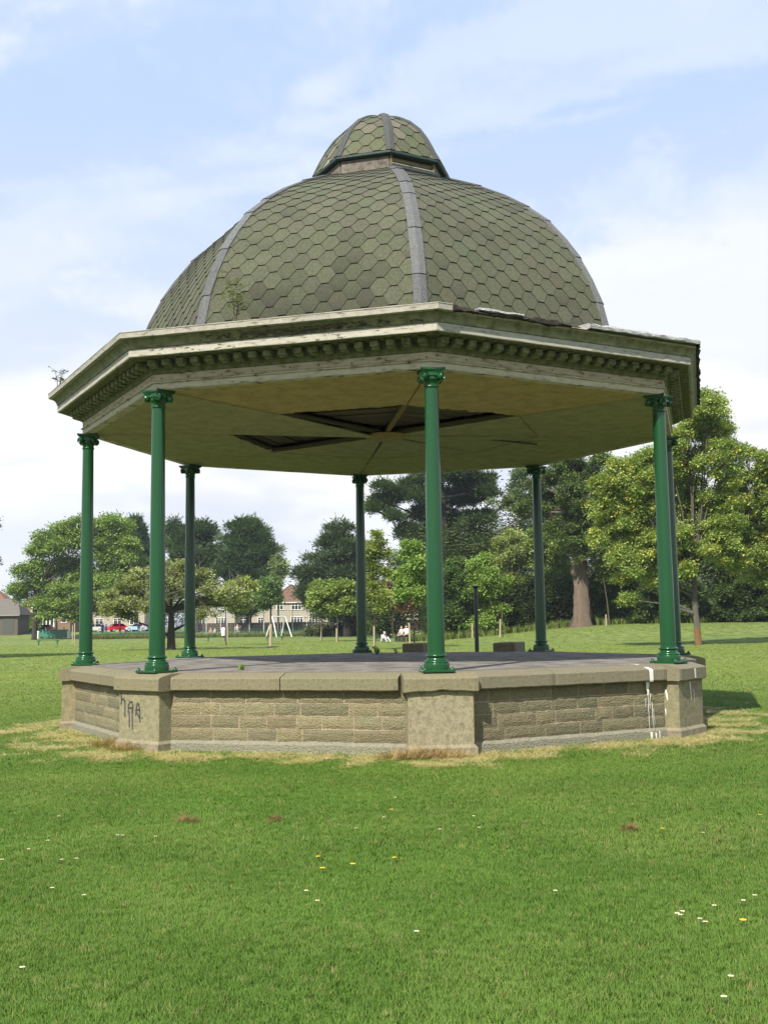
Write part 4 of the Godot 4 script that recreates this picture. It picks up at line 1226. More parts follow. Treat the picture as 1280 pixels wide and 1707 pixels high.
	# --- entablature
	for k in 8:
		b = MB.new()
		side_strip(b, k, [Vector2(4.9, 4.80), Vector2(4.9, 4.792), Vector2(5.055, 4.79), Vector2(5.06, 4.80), Vector2(5.06, 4.868)], 14, 0.002, 0.002)
		var arch := part("architrave", b.mesh(), M.old_white, t)
		b = MB.new()
		side_strip(b, k, [Vector2(5.062, 4.868), Vector2(5.088, 4.876), Vector2(5.090, 4.892), Vector2(5.065, 4.900), Vector2(5.052, 4.904)], 10, 0.001, 0.001)
		part("fillet_moulding", b.mesh(), M.old_white, arch)
		b = MB.new()
		side_strip(b, k, [Vector2(5.050, 4.905), Vector2(5.058, 4.908), Vector2(5.060, 4.990), Vector2(5.066, 4.996)], 10, 0.001, 0.001)
		part("fascia_board", b.mesh(), M.worn_white, arch)
		b = MB.new()
		side_strip(b, k, [Vector2(5.052, 4.996), Vector2(5.078, 5.002), Vector2(5.085, 5.03), Vector2(5.105, 5.055), Vector2(5.125, 5.06), Vector2(5.128, 5.16), Vector2(5.45, 5.164)])
		var cor := part("cornice", b.mesh(), M.shaded_green_grime, t)
		# dentils
		var n := 19
		var rt := (out(k) - out(k + 1)).normalized()
		var d := out(k + 0.5)
		var half := 5.2 * SIN8
		for i in n:
			var u := lerpf(-half + 0.13, half - 0.13, float(i) / (n - 1))
			b = MB.new()
			var bs := Basis(rt, UPV, d)
			var o := d * (5.13 * MID) + rt * u
			b.box(o + d * 0.075 + UPV * 5.115, Vector3(0.115, 0.085, 0.15), bs, 0.012)
			b.box(o + d * 0.045 + UPV * 5.068, Vector3(0.105, 0.03, 0.09), bs, 0.008)
			part("dentil", b.mesh(), M.shaded_green_white, cor)
		b = MB.new()
		side_strip(b, k, [Vector2(5.43, 5.162), Vector2(5.468, 5.160), Vector2(5.472, 5.168), Vector2(5.470, 5.262), Vector2(5.46, 5.268)], 16, 0.003, 0.003)
		part("corona_board", b.mesh(), M.peeling_white, cor)
		b = MB.new()
		side_strip(b, k, [Vector2(5.455, 5.268), Vector2(5.478, 5.272), Vector2(5.482, 5.285), Vector2(5.490, 5.31), Vector2(5.515, 5.345), Vector2(5.55, 5.372), Vector2(5.552, 5.384), Vector2(5.50, 5.386)])
		part("cyma_moulding", b.mesh(), M.shaded_green_white, cor)
		# gutter: gone on the right hand sides
		if k != 7 and k != 6:
			b = MB.new()
			side_strip(b, k, [Vector2(5.50, 5.384), Vector2(5.605, 5.384), Vector2(5.622, 5.392), Vector2(5.624, 5.452), Vector2(5.632, 5.466), Vector2(5.625, 5.474), Vector2(5.61, 5.468), Vector2(5.60, 5.41), Vector2(5.50, 5.40)], 22, 0.002, 0.003)
			part("gutter", b.mesh(), M.gutter_white, t)
		else:
			if k == 7:
				b = MB.new()
				side_strip(b, k, [Vector2(5.50, 5.384), Vector2(5.605, 5.384), Vector2(5.622, 5.392), Vector2(5.624, 5.452), Vector2(5.632, 5.466), Vector2(5.625, 5.474), Vector2(5.61, 5.468), Vector2(5.60, 5.41), Vector2(5.50, 5.40)], 4, 0.0, 0.0, 0.0, 0.048)
				tag(part("gutter", b.mesh(), M.gutter_white, t), "short broken white gutter end", "")
				b = MB.new()
				side_strip(b, k, [Vector2(5.50, 5.386), Vector2(5.555, 5.388), Vector2(5.562, 5.41), Vector2(5.55, 5.425), Vector2(5.45, 5.44)], 40, 0.004, 0.004, 0.048, 1.0)
				part("edge_board", b.mesh(), M.worn_white, t)
				b = MB.new()
				side_strip(b, k, [Vector2(5.50, 5.40), Vector2(5.565, 5.402), Vector2(5.585, 5.43), Vector2(5.55, 5.475), Vector2(5.40, 5.49)], 46, 0.022, 0.02, 0.048, 0.48)
				part("rotten_edge", b.mesh(), M.rot, t)
				b = MB.new()
				side_strip(b, k, [Vector2(5.50, 5.43), Vector2(5.605, 5.428), Vector2(5.628, 5.436), Vector2(5.63, 5.475), Vector2(5.59, 5.50), Vector2(5.36, 5.515)], 46, 0.010, 0.010, 0.545, 1.0)
				part("felt_flap", b.mesh(), M.lichen_felt, t)
				b = MB.new()
				side_strip(b, k, [Vector2(5.50, 5.455), Vector2(5.58, 5.455), Vector2(5.60, 5.465), Vector2(5.59, 5.49), Vector2(5.38, 5.52)], 20, 0.012, 0.010, 0.14, 0.30)
				part("felt_flap", b.mesh(), M.lichen_felt, t)
			else:
				b = MB.new()
				side_strip(b, k, [Vector2(5.50, 5.386), Vector2(5.575, 5.388), Vector2(5.61, 5.42), Vector2(5.60, 5.47), Vector2(5.40, 5.49)], 60, 0.028, 0.03)
				part("rotten_edge", b.mesh(), M.rot, t)
		b = MB.new()
		side_strip(b, k, [Vector2(5.60, 5.405), Vector2(5.42, 5.455), Vector2(4.25, 5.50)], 8)
		part("eaves_roof", b.mesh(), M.felt, t)
	# rot and flaked paint along the eaves moulding of the front left side
	b = MB.new()
	var ed := out(0.5)
	var er := (out(0) - out(1)).normalized()
	for i in 150:
		var u := rng.randfn(0.35, 0.62)
		if absf(u) > 2.0: continue
		var low := rng.randf() < 0.55
		var rr := 5.487 if low else 5.512
		var yy := 5.285 + 0.02 * rng.randf() if low else 5.335 + rng.randf_range(-0.02, 0.02)
		b.col = Color(0.05, 0.04, 0.028).lerp(Color(0.16, 0.12, 0.07), rng.randf())
		b.box(ed * (rr * MID) + er * u + UPV * yy, Vector3(rng.randf_range(0.02, 0.13), rng.randf_range(0.006, 0.026), 0.022), Basis(er, UPV, ed) * Basis(Vector3.BACK, rng.randf_range(-0.25, 0.25)), 0.004)
	for i in 40:
		var u := rng.randf_range(-1.9, 2.0)
		b.col = Color(0.07, 0.055, 0.04).lerp(Color(0.2, 0.16, 0.11), rng.randf())
		b.box(ed * (5.4705 * MID) + er * u + UPV * (5.17 + 0.09 * rng.randf()), Vector3(rng.randf_range(0.01, 0.08), rng.randf_range(0.004, 0.016), 0.006), Basis(er, UPV, ed) * Basis(Vector3.BACK, rng.randf_range(-0.2, 0.2)), 0.001)
	tag(part("flaked_moulding", b.mesh(), M.plain, t), "", "", "", "stuff")
	# nail heads and holes on the fascia
	b = MB.new()
	b.col = Color(0.05, 0.02, 0.012)
	for k in [0, 1, 7]:
		var d := out(k + 0.5)
		var rt := (out(k) - out(k + 1)).normalized()
		for i in 9:
			var u := -1.85 + i * 0.46 + rng.randf_range(-0.05, 0.05)
			b.box(d * (5.061 * MID) + rt * u + UPV * (4.935 + rng.randf_range(-0.01, 0.02)), Vector3(0.022, 0.018, 0.006), Basis(rt, UPV, d), 0.002)
	tag(part("rust_spots", b.mesh(), M.plain, t), "", "", "", "stuff")
	# --- ceiling: eight outer boards, the inner ring with three boards gone
	for k in 8:
		b = MB.new()
		var front := k in [0, 7]
		b.col = Color(0.37, 0.275, 0.10) if front else Color(0.285, 0.265, 0.118)
		var g := 0.011
		var dk := (out(k + 1) - out(k)).normalized() * g
		var hole := k in [0, 7, 2]
		var n := 26 if hole else 1
		for i in n:
			var p := []
			for j in 2:
				var u := float(i + j) / n
				var w := 0.0
				if hole:
					w = 0.10 * noise_a.get_noise_2d(u * 900 + k * 90, 5.0) + 0.05 * noise_b.get_noise_2d(u * 3000, k * 50)
				p.append((rim(k + 1, 5.0, 4.80) - dk).lerp(rim(k, 5.0, 4.80) + dk, u))
				p.append((rim(k + 1, 2.66 + w, 4.80) - dk).lerp(rim(k, 2.66 + w, 4.80) + dk, u))
			b.quad(p[0], p[1], p[3], p[2])
			b.quad(p[0] + UPV * 0.02, p[2] + UPV * 0.02, p[3] + UPV * 0.02, p[1] + UPV * 0.02)
			b.quad(p[3], p[1], p[1] + UPV * 0.02, p[3] + UPV * 0.02)
		part("ceiling_board", b.mesh(), M.ceiling, t)
		if k in [1, 3, 4, 5, 6]:
			b = MB.new()
			b.col = Color(0.275, 0.26, 0.118)
			var sag := 0.05 if k == 1 else 0.006
			var q := [rim(k, 2.64, 4.806) + dk, rim(k + 1, 2.64, 4.806) - dk, UPV * (4.806 - sag) + out(k + 0.5) * 0.1]
			b.tri(q[0], q[2], q[1])
			b.tri(q[0] + UPV * 0.018, q[1] + UPV * 0.018, q[2] + UPV * 0.018)
			part("inner_ceiling_board", b.mesh(), M.ceiling, t)
		b = MB.new()
		b.col = Color(0.27, 0.18, 0.065) if k in [0] else Color(0.12, 0.088, 0.042)
		var bd := out(k)
		b.box(bd * 1.5 + UPV * 4.845, Vector3(0.08, 0.05, 2.7), Basis(UPV.cross(bd), UPV, bd), 0.006)
		part("ceiling_rafter", b.mesh(), M.rough_wood, t)
		b = MB.new()
		b.col = Color(0.12, 0.09, 0.035)
		var md := out(k + 0.5)
		b.box(md * (2.66 * MID) + UPV * 4.86, Vector3(2.66 * SIN8 * 2 - 0.06, 0.04, 0.05), Basis(UPV.cross(md), UPV, md), 0.005)
		part("ceiling_trimmer", b.mesh(), M.rough_wood, t)
	# dark planks left showing above the missing boards
	for k in [0, 7, 2]:
		var d := out(k + 0.5)
		var rt := (out(k) - out(k + 1)).normalized()
		for i in 12:
			var a := 0.12 + i * 0.2
			var hw := (a + 0.09) * 0.4142 + 0.02
			b = MB.new()
			b.col = Color(0.115, 0.082, 0.04) * rng.randf_range(0.6, 1.25)
			b.col.a = 1
			b.box(d * (a + 0.09) + UPV * (4.945 + rng.randf_range(-0.012, 0.01)), Vector3(hw * 2.0, 0.018, 0.185), Basis(rt, UPV, d), 0.004)
			part("exposed_plank", b.mesh(), M.rough_wood, t)
	b = MB.new()
	b.col = Color(0.26, 0.2, 0.07)
	b.lathe(Vector3(0, 4.73, 0), [Vector2(0, 0.0), Vector2(0.16, 0.004), Vector2(0.3, 0.02), Vector2(0.32, 0.04), Vector2(0.36, 0.05), Vector2(0.36, 0.075)], 16)
	part("ceiling_boss", b.mesh(), M.ceiling, t)
	b = MB.new()
	b.col = Color(0.05, 0.05, 0.03)
	b.box(rim(6, 2.3, 4.79) + out(4) * 0.5, Vector3(1.0, 0.012, 0.06), Basis(Vector3.UP, 0.35) * Basis(Vector3.FORWARD, 0.05), 0.003)
	part("loose_ceiling_strip", b.mesh(), M.rough_wood, t)
	# --- dome: decks, shingles, hip caps
	var len := face_length(DOME)
	var rest := MB.new()
	var single := 0
	for k in 8:
		b = MB.new()
		side_strip(b, k, DOME)
		b.col = Color(0.03, 0.03, 0.02)
		var deck := part("dome_face", b.mesh(), M.deck, t)
		var e := 0.105
		var g := 0.095
		var h := 0.288
		for i in range(0, int(len / h) + 1):
			for j in range(-9, 10):
				var s := 0.02 + i * h + (h * 0.5 if j % 2 != 0 else 0.0)
				var u := j * (e + g) + 0.03
				if s > len - 0.05:
					continue
				var w := face_half(DOME, s)
				if absf(u) > w + 0.02:
					continue
				var at := HUB + face_point(DOME, k, u, s, 0.0)
				var mott := noise_b.get_noise_3dv(at * 26.0) * 0.5 + 0.5
				var c := Color(0.086, 0.099, 0.055).lerp(Color(0.089, 0.087, 0.058), clampf(mott * 1.3 - 0.2 + rng.randf_range(-0.3, 0.3), 0, 1))
				c = c.lerp(Color(0.085, 0.105, 0.056), 0.4 * rng.randf())
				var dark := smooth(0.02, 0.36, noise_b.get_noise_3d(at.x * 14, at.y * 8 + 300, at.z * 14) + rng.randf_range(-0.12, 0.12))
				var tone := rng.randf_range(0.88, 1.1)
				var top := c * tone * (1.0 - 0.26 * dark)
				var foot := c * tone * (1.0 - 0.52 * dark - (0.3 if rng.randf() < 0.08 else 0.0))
				top.a = 1; foot.a = 1
				if k in [0, 7] and s < 3.9 and single < 300:
					var sb := MB.new()
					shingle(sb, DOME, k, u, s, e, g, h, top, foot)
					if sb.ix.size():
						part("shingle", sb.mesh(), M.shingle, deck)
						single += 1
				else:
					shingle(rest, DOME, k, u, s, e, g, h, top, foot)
	b = MB.new()
	for k in 8:
		for i in DOME.size() - 1:
			var p: Vector2 = DOME[i] - Vector2(0.12, 0.05)
			var q: Vector2 = DOME[i + 1] - Vector2(0.12, 0.12)
			b.quad(rim(k, p.x, p.y), rim(k + 1, p.x, p.y), rim(k + 1, q.x, q.y), rim(k, q.x, q.y))
	part("dome_lining", b.mesh(), M.lining, t)
	# hip caps in lapped lengths
	for k in 8:
		var cuts := [0, 2, 4, 6, 7, 9, 11]
		for i in cuts.size() - 1:
			b = MB.new()
			b.col = Color(0.135, 0.143, 0.147) * rng.randf_range(0.85, 1.12) if i < 4 else Color(0.105, 0.11, 0.11) * rng.randf_range(0.9, 1.1)
			b.col.a = 1
			var side := out(k - 2)
			var rows := []
			for j in range(cuts[i], cuts[i + 1] + 1):
				var p: Vector2 = DOME[j]
				var q0: Vector2 = DOME[maxi(j - 1, 0)]
				var q1: Vector2 = DOME[mini(j + 1, DOME.size() - 1)]
				var tg := (q1 - q0).normalized()
				var nn := out(k) * tg.y - UPV * tg.x
				var lift := 0.034 if j == cuts[i] else 0.022
				var hw := 0.096
				var c0 := rim(k, p.x, p.y)
				var drop := hw * tan(PI / 8) * 0.9
				var o := out(k)
				rows.append([c0 - side * hw - o * drop + nn * (lift - 0.02), c0 - side * hw - o * drop + nn * (lift + 0.004), c0 - side * hw * 0.45 - o * drop * 0.3 + nn * lift, c0 + nn * (lift + 0.006), c0 + side * hw * 0.45 - o * drop * 0.3 + nn * lift, c0 + side * hw - o * drop + nn * (lift + 0.004), c0 + side * hw - o * drop + nn * (lift - 0.02)])
			for j in rows.size() - 1:
				for m in 6:
					b.quad(rows[j][m], rows[j][m + 1], rows[j + 1][m + 1], rows[j + 1][m])
			b.poly(rows[0])
			part("hip_cap", b.mesh(), M.granule, t)
	# --- lantern
	for k in 8:
		b = MB.new()
		side_strip(b, k, [Vector2(1.10, 8.95), Vector2(1.10, 9.31)])
		var lw := part("lantern_wall", b.mesh(), M.deck, t)
		var d := out(k + 0.5)
		var rt := (out(k) - out(k + 1)).normalized()
		if k != 7:
			b = MB.new()
			b.col = Color(0.55, 0.52, 0.49)
			b.box(d * (1.115 * MID) + UPV * 9.18, Vector3(0.83, 0.23, 0.03), Basis(rt, UPV, d), 0.006)
			part("lantern_board", b.mesh(), M.old_board, lw)
		else:
			b = MB.new()
			b.col = Color(0.35, 0.34, 0.27)
			b.box(d * (1.09 * MID) + UPV * 9.24, Vector3(0.80, 0.07, 0.05), Basis(rt, UPV, d), 0.01)
			part("lantern_rail", b.mesh(), M.worn_white, lw)
			b = MB.new()
			b.box(d * (1.13 * MID) + UPV * 9.165, Vector3(0.82, 0.028, 0.04), Basis(rt, UPV, d), 0.01)
			part("lantern_rail", b.mesh(), M.gutter_white, lw)
			b = MB.new()
			b.col = Color(0.05, 0.08, 0.075)
			b.box(d * (1.165 * MID) + UPV * 9.105, Vector3(0.88, 0.05, 0.05), Basis(rt, UPV, d), 0.012)
			part("lantern_rail", b.mesh(), M.plain, lw)
			b = MB.new()
			b.col = Color(0.33, 0.3, 0.22)
			for s in [-1.0, 1.0]:
				b.box(d * (1.12 * MID) + rt * s * 0.41 + UPV * 9.19, Vector3(0.04, 0.24, 0.05), Basis(rt, UPV, d), 0.006)
			part("lantern_frame", b.mesh(), M.worn_white, lw)
		b = MB.new()
		b.col = Color(0.035, 0.065, 0.06)
		side_strip(b, k, [Vector2(1.08, 9.30), Vector2(1.19, 9.302), Vector2(1.215, 9.32), Vector2(1.215, 9.352), Vector2(1.19, 9.366), Vector2(1.14, 9.372)])
		part("lantern_eave", b.mesh(), M.plain, t)
		b = MB.new()
		side_strip(b, k, CUPOLA)
		b.col = Color(0.03, 0.03, 0.02)
		var cf := part("cupola_face", b.mesh(), M.deck, t)
		var cl := face_length(CUPOLA)
		for i in 6:
			for j in range(-2, 3):
				var s := 0.02 + i * 0.30 + (0.15 if j % 2 != 0 else 0.0)
				var u := j * 0.2 + 0.02
				if s > cl - 0.12 or absf(u) > face_half(CUPOLA, s) + 0.05:
					continue
				var worn := rng.randf() < 0.45
				var c := Color(0.17, 0.165, 0.135).lerp(Color(0.25, 0.24, 0.22), rng.randf()) if worn else Color(0.10, 0.115, 0.062)
				c = c * rng.randf_range(0.85, 1.1)
				c.a = 1
				var sb := MB.new()
				shingle(sb, CUPOLA, k, u, s, 0.105, 0.095, 0.295, c, c)
				if k in [0, 7] and sb.ix.size():
					part("cupola_shingle", sb.mesh(), M.lichen_shingle if worn else M.shingle, cf)
				elif sb.ix.size():
					shingle(rest, CUPOLA, k, u, s, 0.105, 0.095, 0.295, c, c)
		b = MB.new()
		b.col = Color(0.075, 0.085, 0.082)
		var rows := []
		for j in CUPOLA.size():
			var p: Vector2 = CUPOLA[j]
			var q0: Vector2 = CUPOLA[maxi(j - 1, 0)]
			var q1: Vector2 = CUPOLA[mini(j + 1, CUPOLA.size() - 1)]
			var tg := (q1 - q0).normalized()
			var nn := out(k) * tg.y - UPV * tg.x
			var hw := minf(0.075, p.x * 0.38 + 0.01)
			var side := out(k - 2)
			var drop := hw * tan(PI / 8) * 0.9
			var c0 := rim(k, p.x, p.y)
			rows.append([c0 - side * hw - out(k) * drop + nn * 0.002, c0 - side * hw - out(k) * drop + nn * 0.026, c0 + nn * 0.03, c0 + side * hw - out(k) * drop + nn * 0.026, c0 + side * hw - out(k) * drop + nn * 0.002])
		for j in rows.size() - 1:
			for m in 4:
				b.quad(rows[j][m], rows[j][m + 1], rows[j + 1][m + 1], rows[j + 1][m])
		b.poly(rows[0])
		part("cupola_hip_cap", b.mesh(), M.granule, t)
	tag(part("shingle_covering", rest.mesh(), M.shingle, t), "", "", "", "stuff")
	# ragged felt crumbs on the crown of the cupola
	b = MB.new()
	b.col = Color(0.06, 0.065, 0.07)
	for i in 12:
		var a := rng.randf() * TAU
		var r := rng.randf_range(0.05, 0.3)
		b.box(Vector3(cos(a) * r, 10.455 - r * 0.18, sin(a) * r), Vector3(0.07, 0.03, 0.05), Basis(Vector3(rng.randf(), 1, rng.randf()).normalized(), rng.randf() * 6), 0.01)
	tag(part("crown_felt_scraps", b.mesh(), M.plain, t), "", "", "", "stuff")
	paint_marks(t)

func paint_marks(t: Node3D) -> void:
	# white paint spilt over the right hand wall
	var d := out(7.5)
	var rt := (out(7) - out(8)).normalized()
	var white := MB.new()
	var u := 1.24
	var f := 4.82 + 0.125
	lick(white, [d * 4.55 + rt * (u - 0.75) + UPV * 1.006, d * 4.58 + rt * (u - 0.45) + UPV * 1.006, d * 4.62 + rt * (u - 0.12) + UPV * 1.004], [0.015, 0.03, 0.05], d, UPV)
	lick(white, [d * 4.60 + rt * (u - 0.06) + UPV * 1.004, d * 4.68 + rt * (u - 0.01) + UPV * 1.002, d * 4.87 + rt * u + UPV * 0.962, d * (f - 0.012) + rt * u + UPV * 0.944], [0.04, 0.07, 0.075, 0.07], rt, UPV)
	lick(white, [d * (f - 0.008) + rt * u + UPV * 0.944, d * (f + 0.003) + rt * u + UPV * 0.92, d * (f + 0.003) + rt * (u + 0.003) + UPV * 0.80, d * (f - 0.004) + rt * u + UPV * 0.779], [0.07, 0.07, 0.065, 0.06], rt, d)
	var g := 4.82 + 0.047
	var runs := [[0.0, 0.775, 0.60, 0.06], [0.03, 0.62, 0.42, 0.014], [0.01, 0.60, 0.12, 0.013], [0.06, 0.5, 0.14, 0.014], [0.085, 0.42, 0.2, 0.009], [-0.04, 0.56, 0.44, 0.012]]
	for r in runs:
		var p := []
		var w := []
		var uu: float = u + r[0]
		for i in 7:
			var y: float = lerpf(r[1], r[2], i / 6.0)
			uu += rng.randf_range(-0.008, 0.010)
			p.append(d * g + rt * uu + UPV * y)
			w.append(r[3] * rng.randf_range(0.6, 1.1) * (1.0 - 0.4 * i / 6.0))
		lick(white, p, w, rt, d)
	for r in [[0.02, 0.11, 0.05], [0.10, 0.10, 0.03], [0.16, 0.12, 0.02]]:
		lick(white, [d * (4.82 + 0.066) + rt * (u + r[0]) + UPV * r[1], d * (4.82 + 0.066) + rt * (u + r[0] + 0.005) + UPV * (r[1] - 0.1)], [r[2], r[2] * 0.7], rt, d)
	part("white_paint_spill", white.mesh(), M.white_spill, t)
	# streaks on the right hand pier
	white = MB.new()
	var pd := out(7)
	var pr := out(5)
	lick(white, [pd * 5.333 + pr * 0.02 + UPV * 0.93, pd * 5.334 + pr * 0.025 + UPV * 0.80], [0.06, 0.05], pr, pd)
	lick(white, [pd * 5.269 + pr * -0.02 + UPV * 0.75, pd * 5.269 + pr * 0.01 + UPV * 0.5], [0.03, 0.015], pr, pd)
	lick(white, [pd * 5.269 + pr * 0.10 + UPV * 0.64, pd * 5.269 + pr * 0.11 + UPV * 0.46], [0.015, 0.008], pr, pd)
	var side := -pr
	lick(white, [side * 0.404 + pd * 5.08 + UPV * 0.66, side * 0.404 + pd * 5.095 + UPV * 0.60, side * 0.404 + pd * 5.105 + UPV * 0.52], [0.02, 0.03, 0.015], pd, side)
	lick(white, [side * 0.404 + pd * 5.07 + UPV * 0.40, side * 0.404 + pd * 5.075 + UPV * 0.32], [0.018, 0.008], pd, side)
	part("white_paint_streak", white.mesh(), M.white_spill, t)
	# sprayed dark letters with runs on the left hand pier
	var ink := MB.new()
	var gd := out(1) 
	var gr := out(-1)
	var gp := func(x: float, y: float) -> Vector3: return gd * 5.2685 + gr * (-0.40 + x) + UPV * y
	var strokes := [[[0.045, 0.745], [0.055, 0.66], [0.05, 0.60]], [[0.05, 0.655], [0.10, 0.665], [0.125, 0.63]], [[0.125, 0.64], [0.13, 0.55], [0.128, 0.44]],
		[[0.195, 0.50], [0.20, 0.58], [0.23, 0.63], [0.27, 0.63], [0.29, 0.57], [0.285, 0.50]], [[0.20, 0.55], [0.245, 0.555], [0.29, 0.55]], [[0.215, 0.50], [0.22, 0.40], [0.222, 0.31]], [[0.275, 0.52], [0.28, 0.40], [0.285, 0.28]],
		[[0.35, 0.46], [0.36, 0.56], [0.385, 0.62], [0.41, 0.60], [0.43, 0.52], [0.435, 0.42]], [[0.355, 0.53], [0.40, 0.535], [0.43, 0.53]], [[0.37, 0.50], [0.40, 0.46], [0.42, 0.44]], [[0.432, 0.45], [0.435, 0.38]], [[0.475, 0.435], [0.482, 0.428]]]
	for s in strokes:
		for i in s.size() - 1:
			var a: Vector3 = gp.call(s[i][0], s[i][1])
			var c: Vector3 = gp.call(s[i + 1][0], s[i + 1][1])
			var ac := (c - a).normalized().cross(gd)
			lick(ink, [a - (c - a).normalized() * 0.008, c + (c - a).normalized() * 0.008], [0.026, 0.024], ac, gd)
	part("sprayed_letters", ink.mesh(), M.spray_ink, t)

# ------------------------------------------------------------------ houses, walls, fences far off
func window(parent: Node, at: Vector3, w: float, h: float, bars: int) -> void:
	var b := MB.new()
	b.col = Color(0.8, 0.8, 0.78)
	var f := 0.09
	b.box(at + Vector3(0, h / 2, 0.03), Vector3(w, f, 0.1), Basis(), 0.01)
	b.box(at + Vector3(0, -h / 2, 0.05), Vector3(w + 0.1, f, 0.16), Basis(), 0.01)
	for i in bars + 2:
		b.box(at + Vector3(lerpf(-w / 2 + f / 2, w / 2 - f / 2, float(i) / (bars + 1)), 0, 0.03), Vector3(f, h - f, 0.09), Basis(), 0.01)
	b.box(at + Vector3(0, h * 0.18, 0.03), Vector3(w - f, 0.06, 0.07), Basis(), 0.0)
	var fr := part("window", b.mesh(), M.paintwork, parent)
	for i in bars + 1:
		b = MB.new()
		var pw := (w - f) / (bars + 1)
		b.box(at + Vector3(-w / 2 + f / 2 + pw * (i + 0.5), 0, 0.0), Vector3(pw - f * 0.9, h - f, 0.04))
		part("pane", b.mesh(), M.glass, fr)

func house(called: String, label: String, at: Vector3, w: float, dep: float, eave: float, ridge: float, wall_c: Color, roof_c: Color, wins: Array, chimney: float, group := "") -> Node3D:
	var t := thing(called, label, "house", at, 0.0, group)
	var b := MB.new()
	b.col = wall_c
	b.box(Vector3(0, eave / 2 - 0.3, 0), Vector3(w, eave + 0.6, dep))
	part("wall", b.mesh(), M.render_wall, t)
	b = MB.new()
	b.col = roof_c
	var ow := w / 2 + 0.35
	var od := dep / 2 + 0.35
	var rl := maxf(0.4, w / 2 - dep / 2)
	var e := eave - 0.05
	var A := Vector3(-ow, e, od); var B := Vector3(ow, e, od); var C := Vector3(ow, e, -od); var D := Vector3(-ow, e, -od)
	var P := Vector3(-rl, ridge, 0); var Q := Vector3(rl, ridge, 0)
	b.quad(A, B, Q, P); b.quad(C, D, P, Q); b.tri(B, C, Q); b.tri(D, A, P)
	b.quad(D, C, B, A)
	var roof := part("roof", b.mesh(), M.roof_tiles, t)
	b = MB.new()
	b.col = Color(0.7, 0.69, 0.66)
	b.box(Vector3(0, e - 0.1, od), Vector3(ow * 2, 0.16, 0.06))
	part("gutter_board", b.mesh(), M.paintwork, t)
	for s in [-1.0, 1.0]:
		b = MB.new()
		b.col = roof_c * 1.25
		b.tube([Vector3(s * ow, e + 0.03, od), Vector3(s * rl, ridge + 0.06, 0)], [0.12, 0.12], 6, false)
		part("hip_tiles", b.mesh(), M.roof_tiles, roof)
	if chimney != 0.0:
		b = MB.new()
		b.col = Color(0.22, 0.11, 0.07)
		b.box(Vector3(chimney, ridge + 0.2, -0.4), Vector3(0.9, 1.9, 0.6), Basis(), 0.03)
		b.col = Color(0.35, 0.18, 0.1)
		b.tube([Vector3(chimney - 0.2, ridge + 1.1, -0.4), Vector3(chimney - 0.2, ridge + 1.5, -0.4)], [0.12, 0.1], 8)
		b.tube([Vector3(chimney + 0.2, ridge + 1.1, -0.4), Vector3(chimney + 0.2, ridge + 1.5, -0.4)], [0.12, 0.1], 8)
		part("chimney", b.mesh(), M.render_wall, roof)
	for q in wins:
		window(t, Vector3(q[0], q[1], dep / 2), q[2], q[3], int(q[4]))
	return t

